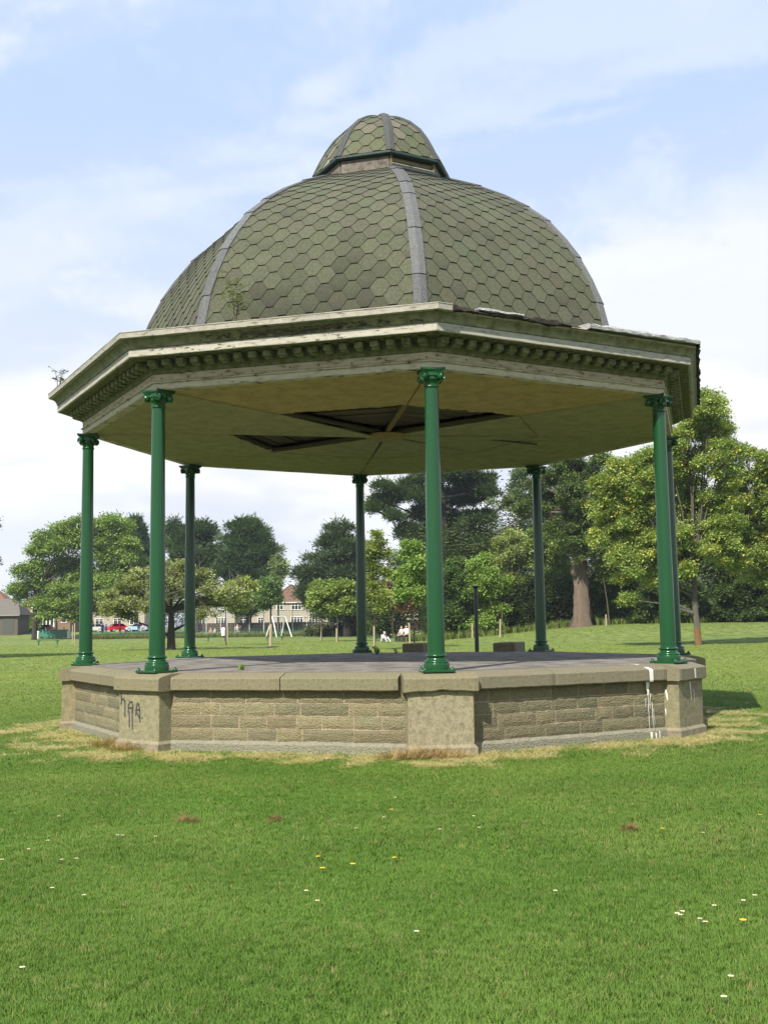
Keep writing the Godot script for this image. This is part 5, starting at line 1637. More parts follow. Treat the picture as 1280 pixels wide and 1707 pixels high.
func make_far_places() -> void:
	var cream := Color(0.50, 0.45, 0.37)
	var brown_roof := Color(0.19, 0.105, 0.075)
	house("rendered_house", "cream house with brown hipped roof and white windows, right of the swings", Vector3(-17.47, 1.0, -220), 10.5, 8.0, 5.3, 8.7, cream, brown_roof, [[-3.1, 4.35, 1.3, 1.15, 1], [0.1, 4.35, 2.0, 1.25, 2], [0.2, 1.75, 2.4, 1.2, 3], [3.6, 4.35, 1.4, 1.15, 1], [3.4, 1.75, 1.8, 1.2, 2]], 2.5, "cream houses behind the playground")
	house("rendered_house", "cream house behind the tall mesh fence, directly below the tall rounded evergreen", Vector3(-25.86, 1.0, -221), 7.2, 8.0, 5.0, 8.0, cream * 1.08, brown_roof, [[-2.0, 1.7, 1.5, 1.3, 1], [1.4, 1.7, 1.2, 1.3, 1], [-1.8, 4.0, 1.4, 1.1, 1], [1.6, 4.0, 1.2, 1.1, 1]], -2.0, "cream houses behind the playground")
	house("rendered_house", "cream house just right of the back left column, white windows side by side", Vector3(-33.50, 1.0, -219), 8.6, 8.0, 5.0, 8.0, cream * 1.12, brown_roof, [[-2.4, 1.75, 1.8, 1.2, 2], [1.6, 1.75, 2.2, 1.2, 3], [-2.4, 4.0, 1.8, 1.1, 2], [1.7, 4.0, 1.8, 1.1, 2]], 2.2, "cream houses behind the playground")
	house("rendered_house", "long pale house behind the parked cars, between the two left columns", Vector3(-52.95, 1.0, -222), 11.0, 8.0, 4.6, 7.4, cream * 1.05, brown_roof, [[-3.4, 1.9, 1.6, 1.2, 1], [0.2, 1.9, 1.6, 1.2, 1], [3.4, 1.9, 1.6, 1.2, 1]], 0.0, "cream houses behind the playground")
	house("low_house", "low pale house with a grey roof edge, behind the staked lime green trees", Vector3(-7.90, 1.0, -214), 9.0, 8.0, 2.6, 4.2, cream, Color(0.27, 0.25, 0.24), [[-2.4, 1.5, 1.6, 1.0, 1], [1.4, 1.5, 1.6, 1.0, 1]], 0.0)
	house("rendered_house", "cream house with one wide white window, behind the seated people", Vector3(4.16, 0.5, -216), 9.5, 8.0, 3.0, 6.0, cream * 1.1, brown_roof, [[-1.2, 1.9, 2.6, 1.2, 3], [2.6, 1.9, 1.2, 1.2, 1]], 0.0, "cream houses behind the playground")
	var brick := house("brick_house", "brown brick house with a white bay window, half hidden by the broad tree", Vector3(-63.51, 1.0, -212), 8.6, 8.0, 5.4, 8.3, Color(0.27, 0.18, 0.11), Color(0.28, 0.12, 0.07), [[-2.6, 4.3, 1.0, 0.9, 0], [2.6, 4.3, 2.0, 1.1, 2], [3.1, 2.3, 1.0, 1.0, 0]], -3.0)
	var b := MB.new()
	b.col = Color(0.82, 0.82, 0.8)
	b.box(Vector3(0.4, 1.75, 4.4), Vector3(2.3, 2.1, 0.9), Basis(), 0.05)
	var bay := part("bay_window", b.mesh(), M.paintwork, brick)
	for i in 3:
		b = MB.new()
		b.box(Vector3(-0.3 + i * 0.7, 1.95, 4.86), Vector3(0.5, 1.3, 0.02))
		part("pane", b.mesh(), M.glass, bay)
	b = MB.new()
	b.col = Color(0.05, 0.045, 0.04)
	b.box(Vector3(-1.9, 1.25, 4.01), Vector3(1.3, 2.3, 0.06))
	part("arched_doorway", b.mesh(), M.plain, brick)
	house("red_roofed_house", "house with a red hipped roof above the grey shed at the left edge", Vector3(-83.03, 1.0, -232), 10.0, 8.0, 5.8, 9.6, Color(0.35, 0.3, 0.24), Color(0.26, 0.11, 0.075), [[-3, 4.4, 1.4, 1.2, 1], [3, 4.4, 1.4, 1.2, 1]], 0.0)
	var shed := thing("grey_shed", "low grey brick shed with a mossy sloping roof at the left edge", "shed", Vector3(-65.64, 0.9, -188))
	b = MB.new()
	b.col = Color(0.14, 0.115, 0.10)
	b.box(Vector3(0, 1.5, 0), Vector3(8.4, 3.6, 6.0))
	part("wall", b.mesh(), M.render_wall, shed)
	b = MB.new()
	b.col = Color(0.17, 0.155, 0.14)
	b.quad(Vector3(-4.6, 3.2, 3.4), Vector3(4.7, 3.2, 3.4), Vector3(3.2, 6.0, 0), Vector3(-4.6, 6.0, 0))
	b.quad(Vector3(4.7, 3.2, -3.4), Vector3(-4.6, 3.2, -3.4), Vector3(-4.6, 6.0, 0), Vector3(3.2, 6.0, 0))
	b.tri(Vector3(4.7, 3.2, 3.4), Vector3(4.7, 3.2, -3.4), Vector3(3.2, 6.0, 0))
	b.quad(Vector3(-4.6, 3.2, -3.4), Vector3(4.7, 3.2, -3.4), Vector3(4.7, 3.2, 3.4), Vector3(-4.6, 3.2, 3.4))
	part("roof", b.mesh(), M.roof_tiles, shed)
	b = MB.new()
	b.col = Color(0.36, 0.34, 0.30)
	b.box(Vector3(0, 3.12, 3.42), Vector3(9.2, 0.18, 0.08))
	part("eaves_board", b.mesh(), M.wood, shed)
	for i in 3:
		b = MB.new()
		b.col = Color(0.10, 0.11, 0.10)
		b.box(Vector3(-2.6 + i * 2.6, 1.4, 3.02), Vector3(1.9, 2.4, 0.05), Basis(), 0.02)
		part("door", b.mesh(), M.wood, shed)
	# brown boundary wall behind the playground
	var bw := thing("boundary_wall", "long dark brown boundary wall behind the playground fences", "wall", Vector3(0, 0.4, -187))
	b = MB.new()
	b.col = Color(0.075, 0.05, 0.042)
	b.box(Vector3(-9.96, 0.85, 0), Vector3(46.0, 1.8, 0.25))
	part("wall", b.mesh(), M.render_wall, bw)
	b = MB.new()
	b.col = Color(0.04, 0.03, 0.028)
	b.box(Vector3(-9.96, 1.78, 0), Vector3(46.1, 0.08, 0.34), Basis(), 0.02)
	part("capping", b.mesh(), M.render_wall, bw)
	# tall chain-link court fence
	var cf := thing("court_fence", "tall grey chain link fence on slim posts round the ball court", "fence", Vector3(0, 0.35, -179))
	var x0 := -31.28
	var x1 := -8.07
	b = MB.new()
	b.col = Color(0.45, 0.46, 0.46)
	for i in 11:
		var x := lerpf(x0, x1, i / 10.0)
		var pb := MB.new()
		pb.col = Color(0.5, 0.51, 0.50)
		pb.tube([Vector3(x, -0.3, 0), Vector3(x, 3.75, 0)], [0.06, 0.06], 7)
		part("post", pb.mesh(), M.paintwork, cf)
	var wire := MB.new()
	wire.col = Color(0.35, 0.36, 0.36)
	for i in 15:
		wire.box(Vector3((x0 + x1) / 2, 0.2 + i * 0.245, 0), Vector3(x1 - x0, 0.012, 0.012))
	for i in int((x1 - x0) / 0.3):
		wire.box(Vector3(x0 + i * 0.3, 1.9, 0.012), Vector3(0.012, 3.6, 0.01))
	tag(part("wire_mesh", wire.mesh(), M.paintwork, cf), "", "", "", "stuff")
	for y in [0.15, 3.7]:
		var rb := MB.new()
		rb.col = Color(0.5, 0.51, 0.50)
		rb.tube([Vector3(x0, y, 0), Vector3(x1, y, 0)], [0.035, 0.035], 6)
		part("rail", rb.mesh(), M.paintwork, cf)
	# low green playground fence
	var gf := thing("playground_fence", "low green railing fence along the front of the playground", "fence", Vector3(0, 0, -168))
	x0 = -44.19
	x1 = -7.02
	var n := 17
	for i in n:
		b = MB.new()
		b.col = Color(0.015, 0.10, 0.065)
		b.box(Vector3(lerpf(x0, x1, i / (n - 1.0)), 0.55, 0), Vector3(0.07, 1.2, 0.07), Basis(), 0.01)
		part("post", b.mesh(), M.paintwork, gf)
	for y in [0.15, 1.05]:
		b = MB.new()
		b.col = Color(0.015, 0.10, 0.065)
		b.box(Vector3((x0 + x1) / 2, y, 0), Vector3(x1 - x0, 0.05, 0.04))
		part("rail", b.mesh(), M.paintwork, gf)
	b = MB.new()
	b.col = Color(0.012, 0.095, 0.06)
	for i in int((x1 - x0) / 0.11):
		b.box(Vector3(x0 + i * 0.11, 0.6, 0), Vector3(0.036, 0.9, 0.02))
	tag(part("pickets", b.mesh(), M.paintwork, gf), "", "", "", "stuff")
	# long unmown grass along the fence foot
	var where := []
	var tint := []
	for i in 5200:
		var x := rng.randf_range(x0 - 1.0, x1 + 3.0)
		var z := -167.4 + rng.randf_range(-2.2, 1.3)
		var s := rng.randf_range(5.0, 10.0)
		where.append(Transform3D(Basis(UPV, rng.randf() * TAU).scaled(Vector3(s, s * rng.randf_range(0.8, 1.5), s)), Vector3(x, land(x, z), z)))
		tint.append(Color(0.14, 0.19, 0.045).lerp(Color(0.24, 0.24, 0.10), rng.randf()))
	tag(many("long_grass", tuft(8, 9, 0.06, 0.006, 0.03, 0.8), M.blade, where, tint, self), "unmown long grass along the foot of the green railing", "long grass", "", "stuff")
	# far belt of trees that closes the view
	where = []
	tint = []
	for i in 15000:
		var a := rng.randf_range(-0.62, 0.62)
		var d := rng.randf_range(262.0, 300.0)
		var top := 7.0 + 5.0 * noise_a.get_noise_2d(a * 1500, 9.0) + 3.0 * noise_b.get_noise_2d(a * 4000, 5.0)
		if a > 0.02: top += 2.0
		var y := top * pow(rng.randf(), 0.6)
		var s := rng.randf_range(2.6, 4.4)
		where.append(Transform3D(Basis(UPV, rng.randf() * TAU).scaled(Vector3(s, s, s)), Vector3(sin(a) * d, land(-40, -280) + y, -cos(a) * d)))
		tint.append(Color(0.05, 0.075, 0.03).lerp(Color(0.10, 0.13, 0.05), rng.randf()))
	tag(many("distant_trees", spray("broad", 77), M.leaf, where, tint, self), "far belt of trees and gardens closing the view beyond the houses", "trees", "", "stuff")
	where = []
	tint = []
	for i in 26000:
		var x := rng.randf_range(-2.0, 62.0)
		var z := -rng.randf_range(128.0, 150.0)
		var top := 11.5 + 6.0 * noise_a.get_noise_2d(x * 28, 70.0) + 3.0 * noise_b.get_noise_2d(x * 120, z * 60) + 4.0 * smooth(14, 26, x)
		if x < 4.0: top *= smooth(-6.0, 4.0, x)
		var y := top * pow(rng.randf(), 0.62)
		if noise_b.get_noise_3d(x * 34, y * 50, z * 30) < -0.14: continue
		var s := rng.randf_range(1.5, 2.7)
		where.append(Transform3D(Basis(UPV, rng.randf() * TAU).scaled(Vector3(s, s, s)), Vector3(x, land(x, z) + y, z)))
		tint.append(Color(0.05, 0.08, 0.022).lerp(Color(0.11, 0.15, 0.045), clampf(rng.randf() * 0.7 + 0.6 * noise_b.get_noise_2d(x * 60, y * 60), 0, 1)))
	tag(many("backing_woodland", spray("broad", 79), M.leaf, where, tint, self), "belt of woodland filling the gaps behind the pine, the old tree and the podded trees", "woodland", "", "stuff")
	# rough uncut grass along the top of the bank
	where = []
	tint = []
	for i in 4200:
		var x := rng.randf_range(1.0, 56.0)
		var z := -101.5 - 5.0 * rng.randf() + 2.5 * noise_a.get_noise_2d(x * 60, 3.0)
		var s := rng.randf_range(5.0, 11.0)
		where.append(Transform3D(Basis(UPV, rng.randf() * TAU).scaled(Vector3(s, s * rng.randf_range(0.7, 1.5), s)), Vector3(x, land(x, z), z)))
		tint.append(Color(0.09, 0.14, 0.03).lerp(Color(0.19, 0.22, 0.07), rng.randf()))
	tag(many("rough_grass", tuft(9, 9, 0.06, 0.006, 0.035, 0.9), M.blade, where, tint, self), "rough uncut grass along the top of the bank under the trees", "long grass", "", "stuff")
	# thicket in the shade under the trees at the back right
	where = []
	tint = []
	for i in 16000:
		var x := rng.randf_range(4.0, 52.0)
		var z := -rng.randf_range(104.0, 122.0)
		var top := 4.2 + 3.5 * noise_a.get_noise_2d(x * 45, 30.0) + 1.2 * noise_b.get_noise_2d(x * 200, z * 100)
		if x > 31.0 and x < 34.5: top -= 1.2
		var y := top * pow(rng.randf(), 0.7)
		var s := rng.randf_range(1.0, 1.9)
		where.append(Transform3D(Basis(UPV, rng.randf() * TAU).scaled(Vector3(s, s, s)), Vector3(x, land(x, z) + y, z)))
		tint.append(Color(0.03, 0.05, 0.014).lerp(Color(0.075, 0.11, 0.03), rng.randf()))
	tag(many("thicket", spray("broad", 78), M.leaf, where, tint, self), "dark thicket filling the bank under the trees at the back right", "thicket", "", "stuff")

# ------------------------------------------------------------------ things in the park
func bench(label: String, at: Vector3, turn: float, len: float) -> void:
	var t := thing("park_bench", label, "bench", at, turn, "backless green park benches")
	var b := MB.new()
	for i in 3:
		b = MB.new()
		b.col = Color(0.02, 0.12, 0.055)
		b.box(Vector3(0, 0.47, -0.13 + i * 0.13), Vector3(len, 0.045, 0.115), Basis(), 0.01)
		part("seat_slat", b.mesh(), M.paintwork, t)
	for s in [-1.0, 1.0]:
		b = MB.new()
		b.col = Color(0.015, 0.09, 0.045)
		b.box(Vector3(s * (len / 2 - 0.18), 0.2, 0), Vector3(0.10, 0.5, 0.10), Basis(), 0.01)
		b.box(Vector3(s * (len / 2 - 0.18), 0.42, 0), Vector3(0.34, 0.05, 0.36), Basis(), 0.01)
		part("leg", b.mesh(), M.paintwork, t)

func stake(label: String, at: Vector3, h: float, w: float, lean: float) -> void:
	var b := MB.new()
	b.col = Color(0.50, 0.42, 0.27)
	var bs := Basis(Vector3.FORWARD, lean)
	b.tube([Vector3(0, -0.1, 0), bs * Vector3(0, h - 0.03, 0), bs * Vector3(0, h, 0)], [w * 0.55, w * 0.5, w * 0.42], 8)
	var o := part("tree_stake", b.mesh(), M.wood, self, at)
	tag(o, label, "stake", "pale wooden tree stakes")

func car(label: String, at: Vector3, turn: float, c: Color, hatch: bool) -> void:
	var t := thing("parked_car", label, "car", at, turn, "cars parked beyond the park")
	var body := [Vector2(-2.05, 0.30), Vector2(2.0, 0.28), Vector2(2.1, 0.45), Vector2(2.06, 0.66), Vector2(1.75, 0.80), Vector2(1.0, 0.90), Vector2(-1.5, 0.95), Vector2(-2.02, 0.90), Vector2(-2.1, 0.6)]
	var cab := [Vector2(-1.95 if hatch else -1.75, 0.92), Vector2(1.05, 0.88), Vector2(0.35, 1.36), Vector2(0.05, 1.42), Vector2(-1.1, 1.43), Vector2(-1.5 if hatch else -1.2, 1.38)]
	for which in 2:
		var pts: Array = body if which == 0 else cab
		var hw := 0.84 if which == 0 else 0.70
		var b := MB.new()
		b.col = c if which == 0 else Color(0.03, 0.035, 0.045)
		var cen := Vector2.ZERO
		for p in pts: cen += p / pts.size()
		var n := pts.size()
		for i in n:
			var p: Vector2 = pts[i]
			var q: Vector2 = pts[(i + 1) % n]
			var pi: Vector2 = p.lerp(cen, 0.06)
			var qi: Vector2 = q.lerp(cen, 0.06)
			b.quad(Vector3(p.x, p.y, hw - 0.06), Vector3(p.x, p.y, -hw + 0.06), Vector3(q.x, q.y, -hw + 0.06), Vector3(q.x, q.y, hw - 0.06))
			for s in [-1.0, 1.0]:
				var z0: float = s * (hw - 0.06)
				var z1: float = s * hw
				if s > 0:
					b.quad(Vector3(p.x, p.y, z0), Vector3(q.x, q.y, z0), Vector3(qi.x, qi.y, z1), Vector3(pi.x, pi.y, z1))
					b.tri(Vector3(pi.x, pi.y, z1), Vector3(qi.x, qi.y, z1), Vector3(cen.x, cen.y, z1))
				else:
					b.quad(Vector3(q.x, q.y, z0), Vector3(p.x, p.y, z0), Vector3(pi.x, pi.y, z1), Vector3(qi.x, qi.y, z1))
					b.tri(Vector3(qi.x, qi.y, z1), Vector3(pi.x, pi.y, z1), Vector3(cen.x, cen.y, z1))
		part("body" if which == 0 else "windows", b.mesh(), M.paintwork if which == 0 else M.glass, t)
	var b := MB.new()
	b.col = c
	b.box(Vector3(-0.58, 1.43, 0), Vector3(1.3, 0.05, 1.28), Basis(), 0.02)
	for s in [-1.0, 1.0]:
		b.tube([Vector3(1.04, 0.89, s * 0.69), Vector3(0.36, 1.37, s * 0.67), Vector3(0.05, 1.43, s * 0.64)], [0.04, 0.04, 0.04], 6)
		b.box(Vector3(-0.35, 1.15, s * 0.69), Vector3(0.10, 0.55, 0.05))
		b.tube([Vector3(-1.75, 0.93, s * 0.69), Vector3(-1.35, 1.38, s * 0.66)], [0.07, 0.05], 6)
	part("roof_panel", b.mesh(), M.paintwork, t)
	for x in [-1.3, 1.3]:
		for s in [-1.0, 1.0]:
			b = MB.new()
			b.col = Color(0.02, 0.02, 0.02)
			b.lathe(Vector3.ZERO, [Vector2(0.0, -0.1), Vector2(0.27, -0.1), Vector2(0.31, -0.07), Vector2(0.31, 0.07), Vector2(0.27, 0.1), Vector2(0.19, 0.1)], 16)
			for i in b.v.size():
				b.v[i] = Vector3(x, 0.31, s * 0.76) + Basis(Vector3.RIGHT, s * PI / 2) * b.v[i]
				b.n[i] = Basis(Vector3.RIGHT, s * PI / 2) * b.n[i]
			var w := part("wheel", b.mesh(), M.plain, t)
			b = MB.new()
			b.col = Color(0.4, 0.4, 0.41)
			b.lathe(Vector3.ZERO, [Vector2(0.19, 0.09), Vector2(0.17, 0.105), Vector2(0.0, 0.11)], 12)
			for i in b.v.size():
				b.v[i] = Vector3(x, 0.31, s * 0.76) + Basis(Vector3.RIGHT, s * PI / 2) * b.v[i]
				b.n[i] = Basis(Vector3.RIGHT, s * PI / 2) * b.n[i]
			part("rim", b.mesh(), M.paintwork, w)
	for s in [-1.0, 1.0]:
		b = MB.new()
		b.col = Color(0.8, 0.8, 0.78)
		b.blob(Vector3(2.0, 0.66, s * 0.6), Vector3(0.1, 0.09, 0.17), 8, 5)
		part("headlight", b.mesh(), M.paintwork, t)
		b = MB.new()
		b.col = Color(0.4, 0.02, 0.02)
		b.blob(Vector3(-2.04, 0.75, s * 0.68), Vector3(0.06, 0.12, 0.1), 8, 5)
		part("tail_light", b.mesh(), M.paintwork, t)

func leafy_sprig(called: String, label: String, at: Vector3, h: float, stems: int, c: Color, sd: int, spread: float) -> void:
	var t := thing(called, label, "plant", at)
	var g := RandomNumberGenerator.new()
	g.seed = sd
	var b := MB.new()
	var l := MB.new()
	for i in stems:
		b.col = Color(0.13, 0.11, 0.05)
		var a := g.randf() * TAU
		var dir := Vector3(cos(a) * spread, 1, sin(a) * spread).normalized()
		var hh := h * g.randf_range(0.6, 1.0) if i > 0 else h
		var tip := dir * hh
		b.tube([Vector3.ZERO, tip * 0.5 + Vector3(0.02, 0, 0), tip], [0.007, 0.005, 0.002], 5, false)
		var pairs := int(12 * hh / 0.3) + 6
		for j in pairs:
			var u := g.randf_range(0.45, 1.05) if h > 0.3 else g.randf_range(0.1, 1.05)
			var p := tip * u + Vector3(g.randf_range(-1, 1), g.randf_range(-0.4, 0.4), g.randf_range(-1, 1)) * 0.10 * h / 0.5
			var la := g.randf() * TAU
			var d := Vector3(cos(la), g.randf_range(-0.4, 0.5), sin(la)).normalized()
			var s := d.cross(Vector3.UP).normalized() * 0.018
			var len := g.randf_range(0.04, 0.08)
			var k := g.randf_range(0.75, 1.25)
			l.col = Color(c.r * k, c.g * k, c.b * k)
			b.col = Color(0.14, 0.13, 0.05)
			b.tube([tip * u, p], [0.003, 0.002], 3, false)
			l.quad(p, p + d * len * 0.5 + s, p + d * len, p + d * len * 0.5 - s)
	part("stem", b.mesh(), M.wood, t)
	tag(part("leaves", l.mesh(), M.leaf, t), "", "", "", "stuff")

func flower(called: String, label: String, cat: String, group: String, at: Vector3, size: float, yellow: bool) -> Node3D:
	var t := thing(called, label, cat, at, 0.0, group)
	var b := MB.new()
	b.col = Color(0.10, 0.2, 0.04)
	b.tube([Vector3.ZERO, Vector3(0.004, 0.05, 0.0)], [0.0025, 0.002], 5, false)
	part("stem", b.mesh(), M.plain, t)
	b = MB.new()
	b.col = Color(0.82, 0.60, 0.02) if yellow else Color(0.85, 0.85, 0.83)
	var n := 14
	for i in n:
		var a := TAU * i / n
		var d := Vector3(cos(a), 0.25, sin(a))
		var s := Vector3(-sin(a), 0, cos(a)) * size * 0.24
		b.quad(Vector3(0.004, 0.05, 0), Vector3(0.004, 0.05, 0) + d * size * 0.6 - s, Vector3(0.004, 0.05, 0) + d * size, Vector3(0.004, 0.05, 0) + d * size * 0.6 + s)
	part("petals", b.mesh(), M.plain, t)
	b = MB.new()
	b.col = Color(0.85, 0.55, 0.02)
	b.blob(Vector3(0.004, 0.052, 0), Vector3(0.36, 0.25, 0.36) * size, 8, 5)
	part("flower_centre", b.mesh(), M.plain, t)
	return t

func make_props() -> void:
	rng.seed = 5
	bench("backless green bench standing alone at the far left below the maroon car", Vector3(-34.40, 0, -113), 0.0, 2.25)
	bench("backless green bench left of the basketball post, in front of the seated trio", Vector3(-18.75, 0, -123), 0.1, 2.2)
	bench("backless green bench in front of the swing frame", Vector3(-12.11, 0, -121), -0.1, 2.0)
	bench("backless green bench just right of the back column", Vector3(-1.67, 0, -107), 0.0, 1.9)
	bench("backless green bench that the couple sit on", Vector3(1.71, 0.0, -100), 0.15, 2.0)
	stake("left one of two close stakes by the left edge column", Vector3(-33.61, 0, -119), 2.0, 0.11, 0.0)
	stake("right one of two close stakes by the left edge column, taller", Vector3(-33.52, 0, -119.5), 2.2, 0.13, -0.01)
	stake("stake by the basketball post, right of the seated trio", Vector3(-16.69, 0, -117), 1.6, 0.16, 0.0)
	stake("thick stout stake standing in dark mulch in front of the swing frame", Vector3(-8.78, 0, -84.5), 1.75, 0.22, 0.02)
	stake("slightly leaning stake, left of the back column and farther of two", Vector3(-7.07, 0, -121), 1.45, 0.15, 0.06)
	stake("stake just left of the back column, nearer of two", Vector3(-4.60, 0, -104), 1.3, 0.15, 0.0)
	stake("tall pale stake right of the back column beside the slim brownish tree", Vector3(-0.73, 0, -70), 1.5, 0.12, 0.0)
	stake("pale stake beside the couple on the bench, left of the front column", Vector3(1.74, 0, -80), 1.7, 0.14, -0.03)
	stake("short stake far behind the pale crouching person", Vector3(1.54, 0, -150), 1.7, 0.15, 0.0)
	stake("stake half hidden by the slim dark post", Vector3(7.73, 0.1, -99), 1.5, 0.14, 0.0)
	stake("stake above the right hand step block", Vector3(9.67, 0.3, -94), 1.6, 0.14, 0.04)
	stake("short stake beside the thin dead stem, right of the old trunk", Vector3(19.48, 0.85, -98), 1.35, 0.13, 0.02)
	var b := MB.new()
	b.col = Color(0.2, 0.17, 0.12)
	b.tube([Vector3(0.25, -0.1, 0), Vector3(0.1, 2.4, 0), Vector3(-0.16, 4.6, 0)], [0.08, 0.055, 0.03], 7)
	tag(part("dead_sapling", b.mesh(), M.bark, self, Vector3(19.66, 0.85, -98.5)), "thin bare dead stem leaning slightly, right of the old trunk", "sapling")
	for q in [[836.5, 94.5, 0.3, "thin leafy young stem above the right hand step block"], [791, 99.5, 0.1, "thin young stem hidden mostly by the slim dark post"]]:
		b = MB.new()
		b.col = Color(0.3, 0.26, 0.18)
		var x: float = (q[0] - 642.7) * q[1] / 1835.0
		b.tube([Vector3.ZERO, Vector3(-0.05, 1.4, 0), Vector3(0, 3.0, 0)], [0.05, 0.04, 0.02], 6)
		tag(part("sapling_stem", b.mesh(), M.bark, self, Vector3(x, q[2], -q[1])), q[3], "sapling")
	# mulch ring round the stout stake
	b = MB.new()
	b.col = Color(0.09, 0.065, 0.04)
	b.blob(Vector3(0, 0, 0), Vector3(0.55, 0.07, 0.5), 14, 6)
	tag(part("mulch_heap", b.mesh(), M.rot, self, Vector3(-8.67, 0.0, -84.3)), "low ring of dark mulch round the stout stake", "mulch")
	# slim dark post behind the bandstand
	var t := thing("dark_post", "slim dark green post with a flat cap, standing behind the bandstand", "post", Vector3(2.13, 0, -26.0))
	b = MB.new()
	b.col = Color(0.012, 0.03, 0.025)
	b.tube([Vector3(0, -0.1, 0), Vector3(0, 2.42, 0)], [0.052, 0.046], 12)
	part("shaft", b.mesh(), M.paintwork, t)
	b = MB.new()
	b.col = Color(0.012, 0.03, 0.025)
	b.lathe(Vector3(0, 2.4, 0), [Vector2(0.046, 0), Vector2(0.06, 0.02), Vector2(0.095, 0.04), Vector2(0.10, 0.06), Vector2(0.0, 0.075)], 16)
	part("cap", b.mesh(), M.paintwork, t)
	# swings
	t = thing("swing_frame", "white metal swing frame with two seats in the playground", "swing", Vector3(-15.41, 0, -160), 0.85)
	for s in [-1.0, 1.0]:
		for q in [-1.0, 1.0]:
			b = MB.new()
			b.col = Color(0.78, 0.79, 0.8)
			b.tube([Vector3(s * 1.5, -0.1, q * 1.15), Vector3(s * 1.25, 2.95, 0)], [0.075, 0.075], 8)
			part("leg", b.mesh(), M.paintwork, t)
	b = MB.new()
	b.col = Color(0.78, 0.79, 0.8)
	b.tube([Vector3(-1.35, 2.95, 0), Vector3(1.35, 2.95, 0)], [0.075, 0.075], 8)
	part("beam", b.mesh(), M.paintwork, t)
	for s in [-0.55, 0.55]:
		b = MB.new()
		b.col = Color(0.12, 0.1, 0.09)
		b.box(Vector3(s, 0.55, 0.1), Vector3(0.5, 0.05, 0.2), Basis(), 0.015)
		var seat := part("swing_seat", b.mesh(), M.plain, t)
		for q in [-0.22, 0.22]:
			b = MB.new()
			b.col = Color(0.5, 0.5, 0.5)
			b.tube([Vector3(s + q, 2.95, 0), Vector3(s + q, 0.56, 0.1)], [0.018, 0.018], 5)
			part("chain", b.mesh(), M.paintwork, seat)
	# basketball post
	t = thing("basketball_post", "pale blue basketball post with a leaning white backboard", "basketball post", Vector3(-24.05, 0, -168))
	b = MB.new()
	b.col = Color(0.52, 0.62, 0.72)
	b.tube([Vector3(0, -0.1, 0), Vector3(0, 4.2, 0), Vector3(-0.35, 4.75, 0.1), Vector3(-0.8, 4.85, 0.2)], [0.11, 0.10, 0.08, 0.07], 10)
	part("pole", b.mesh(), M.paintwork, t)
	b = MB.new()
	b.col = Color(0.68, 0.76, 0.84)
	b.box(Vector3(-0.85, 4.6, 0.3), Vector3(1.25, 0.9, 0.05), Basis(Vector3.UP, 0.7), 0.01)
	part("backboard", b.mesh(), M.paintwork, t)
	b = MB.new()
	b.col = Color(0.6, 0.2, 0.06)
	b.lathe(Vector3(-1.0, 4.25, 0.6), [Vector2(0.22, 0), Vector2(0.25, 0.0), Vector2(0.25, 0.03), Vector2(0.22, 0.03), Vector2(0.22, 0.0)], 14)
	part("hoop", b.mesh(), M.paintwork, t)
	# bins and panel
	for q in [[66.5, 174, "white litter bin at the left end of the green panel"], [119, 174, "white litter bin at the right end of the green panel"], [374, 166, "white drum shaped bin beside the basketball post"]]:
		t = thing("litter_bin", q[2], "bin", Vector3((q[0] - 642.7) * q[1] / 1835.0, land(-50, -q[1]) if q[0] < 200 else 0.25, -q[1]), 0.0, "white bins")
		b = MB.new()
		b.col = Color(0.8, 0.82, 0.84)
		b.lathe(Vector3.ZERO, [Vector2(0.0, 0.0), Vector2(0.27, 0.0), Vector2(0.30, 0.05), Vector2(0.31, 1.0), Vector2(0.28, 1.04)], 14)
		part("drum", b.mesh(), M.paintwork, t)
		b = MB.new()
		b.col = Color(0.75, 0.77, 0.8)
		b.lathe(Vector3.ZERO, [Vector2(0.31, 1.02), Vector2(0.32, 1.06), Vector2(0.22, 1.2), Vector2(0.0, 1.26)], 14)
		part("lid", b.mesh(), M.paintwork, t)
	t = thing("boarded_fence", "green boarded panel between two white bins at the far left", "panel fence", Vector3(-52.42, 0.2, -175))
	for i in 12:
		b = MB.new()
		b.col = Color(0.05, 0.20, 0.145) * (0.9 + 0.2 * rng.randf())
		b.box(Vector3(-2.15 + i * 0.39, 0.72, 0), Vector3(0.375, 1.25, 0.05), Basis(), 0.01)
		part("board", b.mesh(), M.paintwork, t)
	for i in 3:
		b = MB.new()
		b.col = Color(0.75, 0.72, 0.62)
		b.box(Vector3(-1.3 + i * 1.45, 0.85, -0.1), Vector3(0.18, 1.75, 0.12), Basis(), 0.02)
		part("post", b.mesh(), M.wood, t)
	car("dark maroon hatchback parked beside the round green bush at the far left", Vector3(-61.36, 1.0, -198), PI, Color(0.10, 0.012, 0.02), true)
	car("bright red car parked between the two left columns", Vector3(-46.97, 1.0, -196), 0.5, Color(0.48, 0.015, 0.012), true)
	car("light blue car parked right of the red car", Vector3(-43.54, 1.0, -195), 2.9, Color(0.28, 0.42, 0.58), true)
	car("silver car parked left of the red car, partly behind a column", Vector3(-51.82, 1.0, -197), PI, Color(0.45, 0.46, 0.47), false)
	# plants on the bandstand
	var sp := HUB + rim(1, 5.57, 5.42).lerp(rim(0, 5.57, 5.42), 0.375)
	leafy_sprig("gutter_sapling", "spindly sapling rooted in the white gutter against the shingles", sp, 0.70, 3, Color(0.17, 0.24, 0.06), 3, 0.12)
	sp = HUB + rim(2, 5.6, 5.42).lerp(rim(1, 5.6, 5.42), 0.13)
	leafy_sprig("gutter_weed", "small leafy weed sprouting from the far left gutter against the sky", sp, 0.36, 3, Color(0.13, 0.15, 0.07), 4, 0.25)
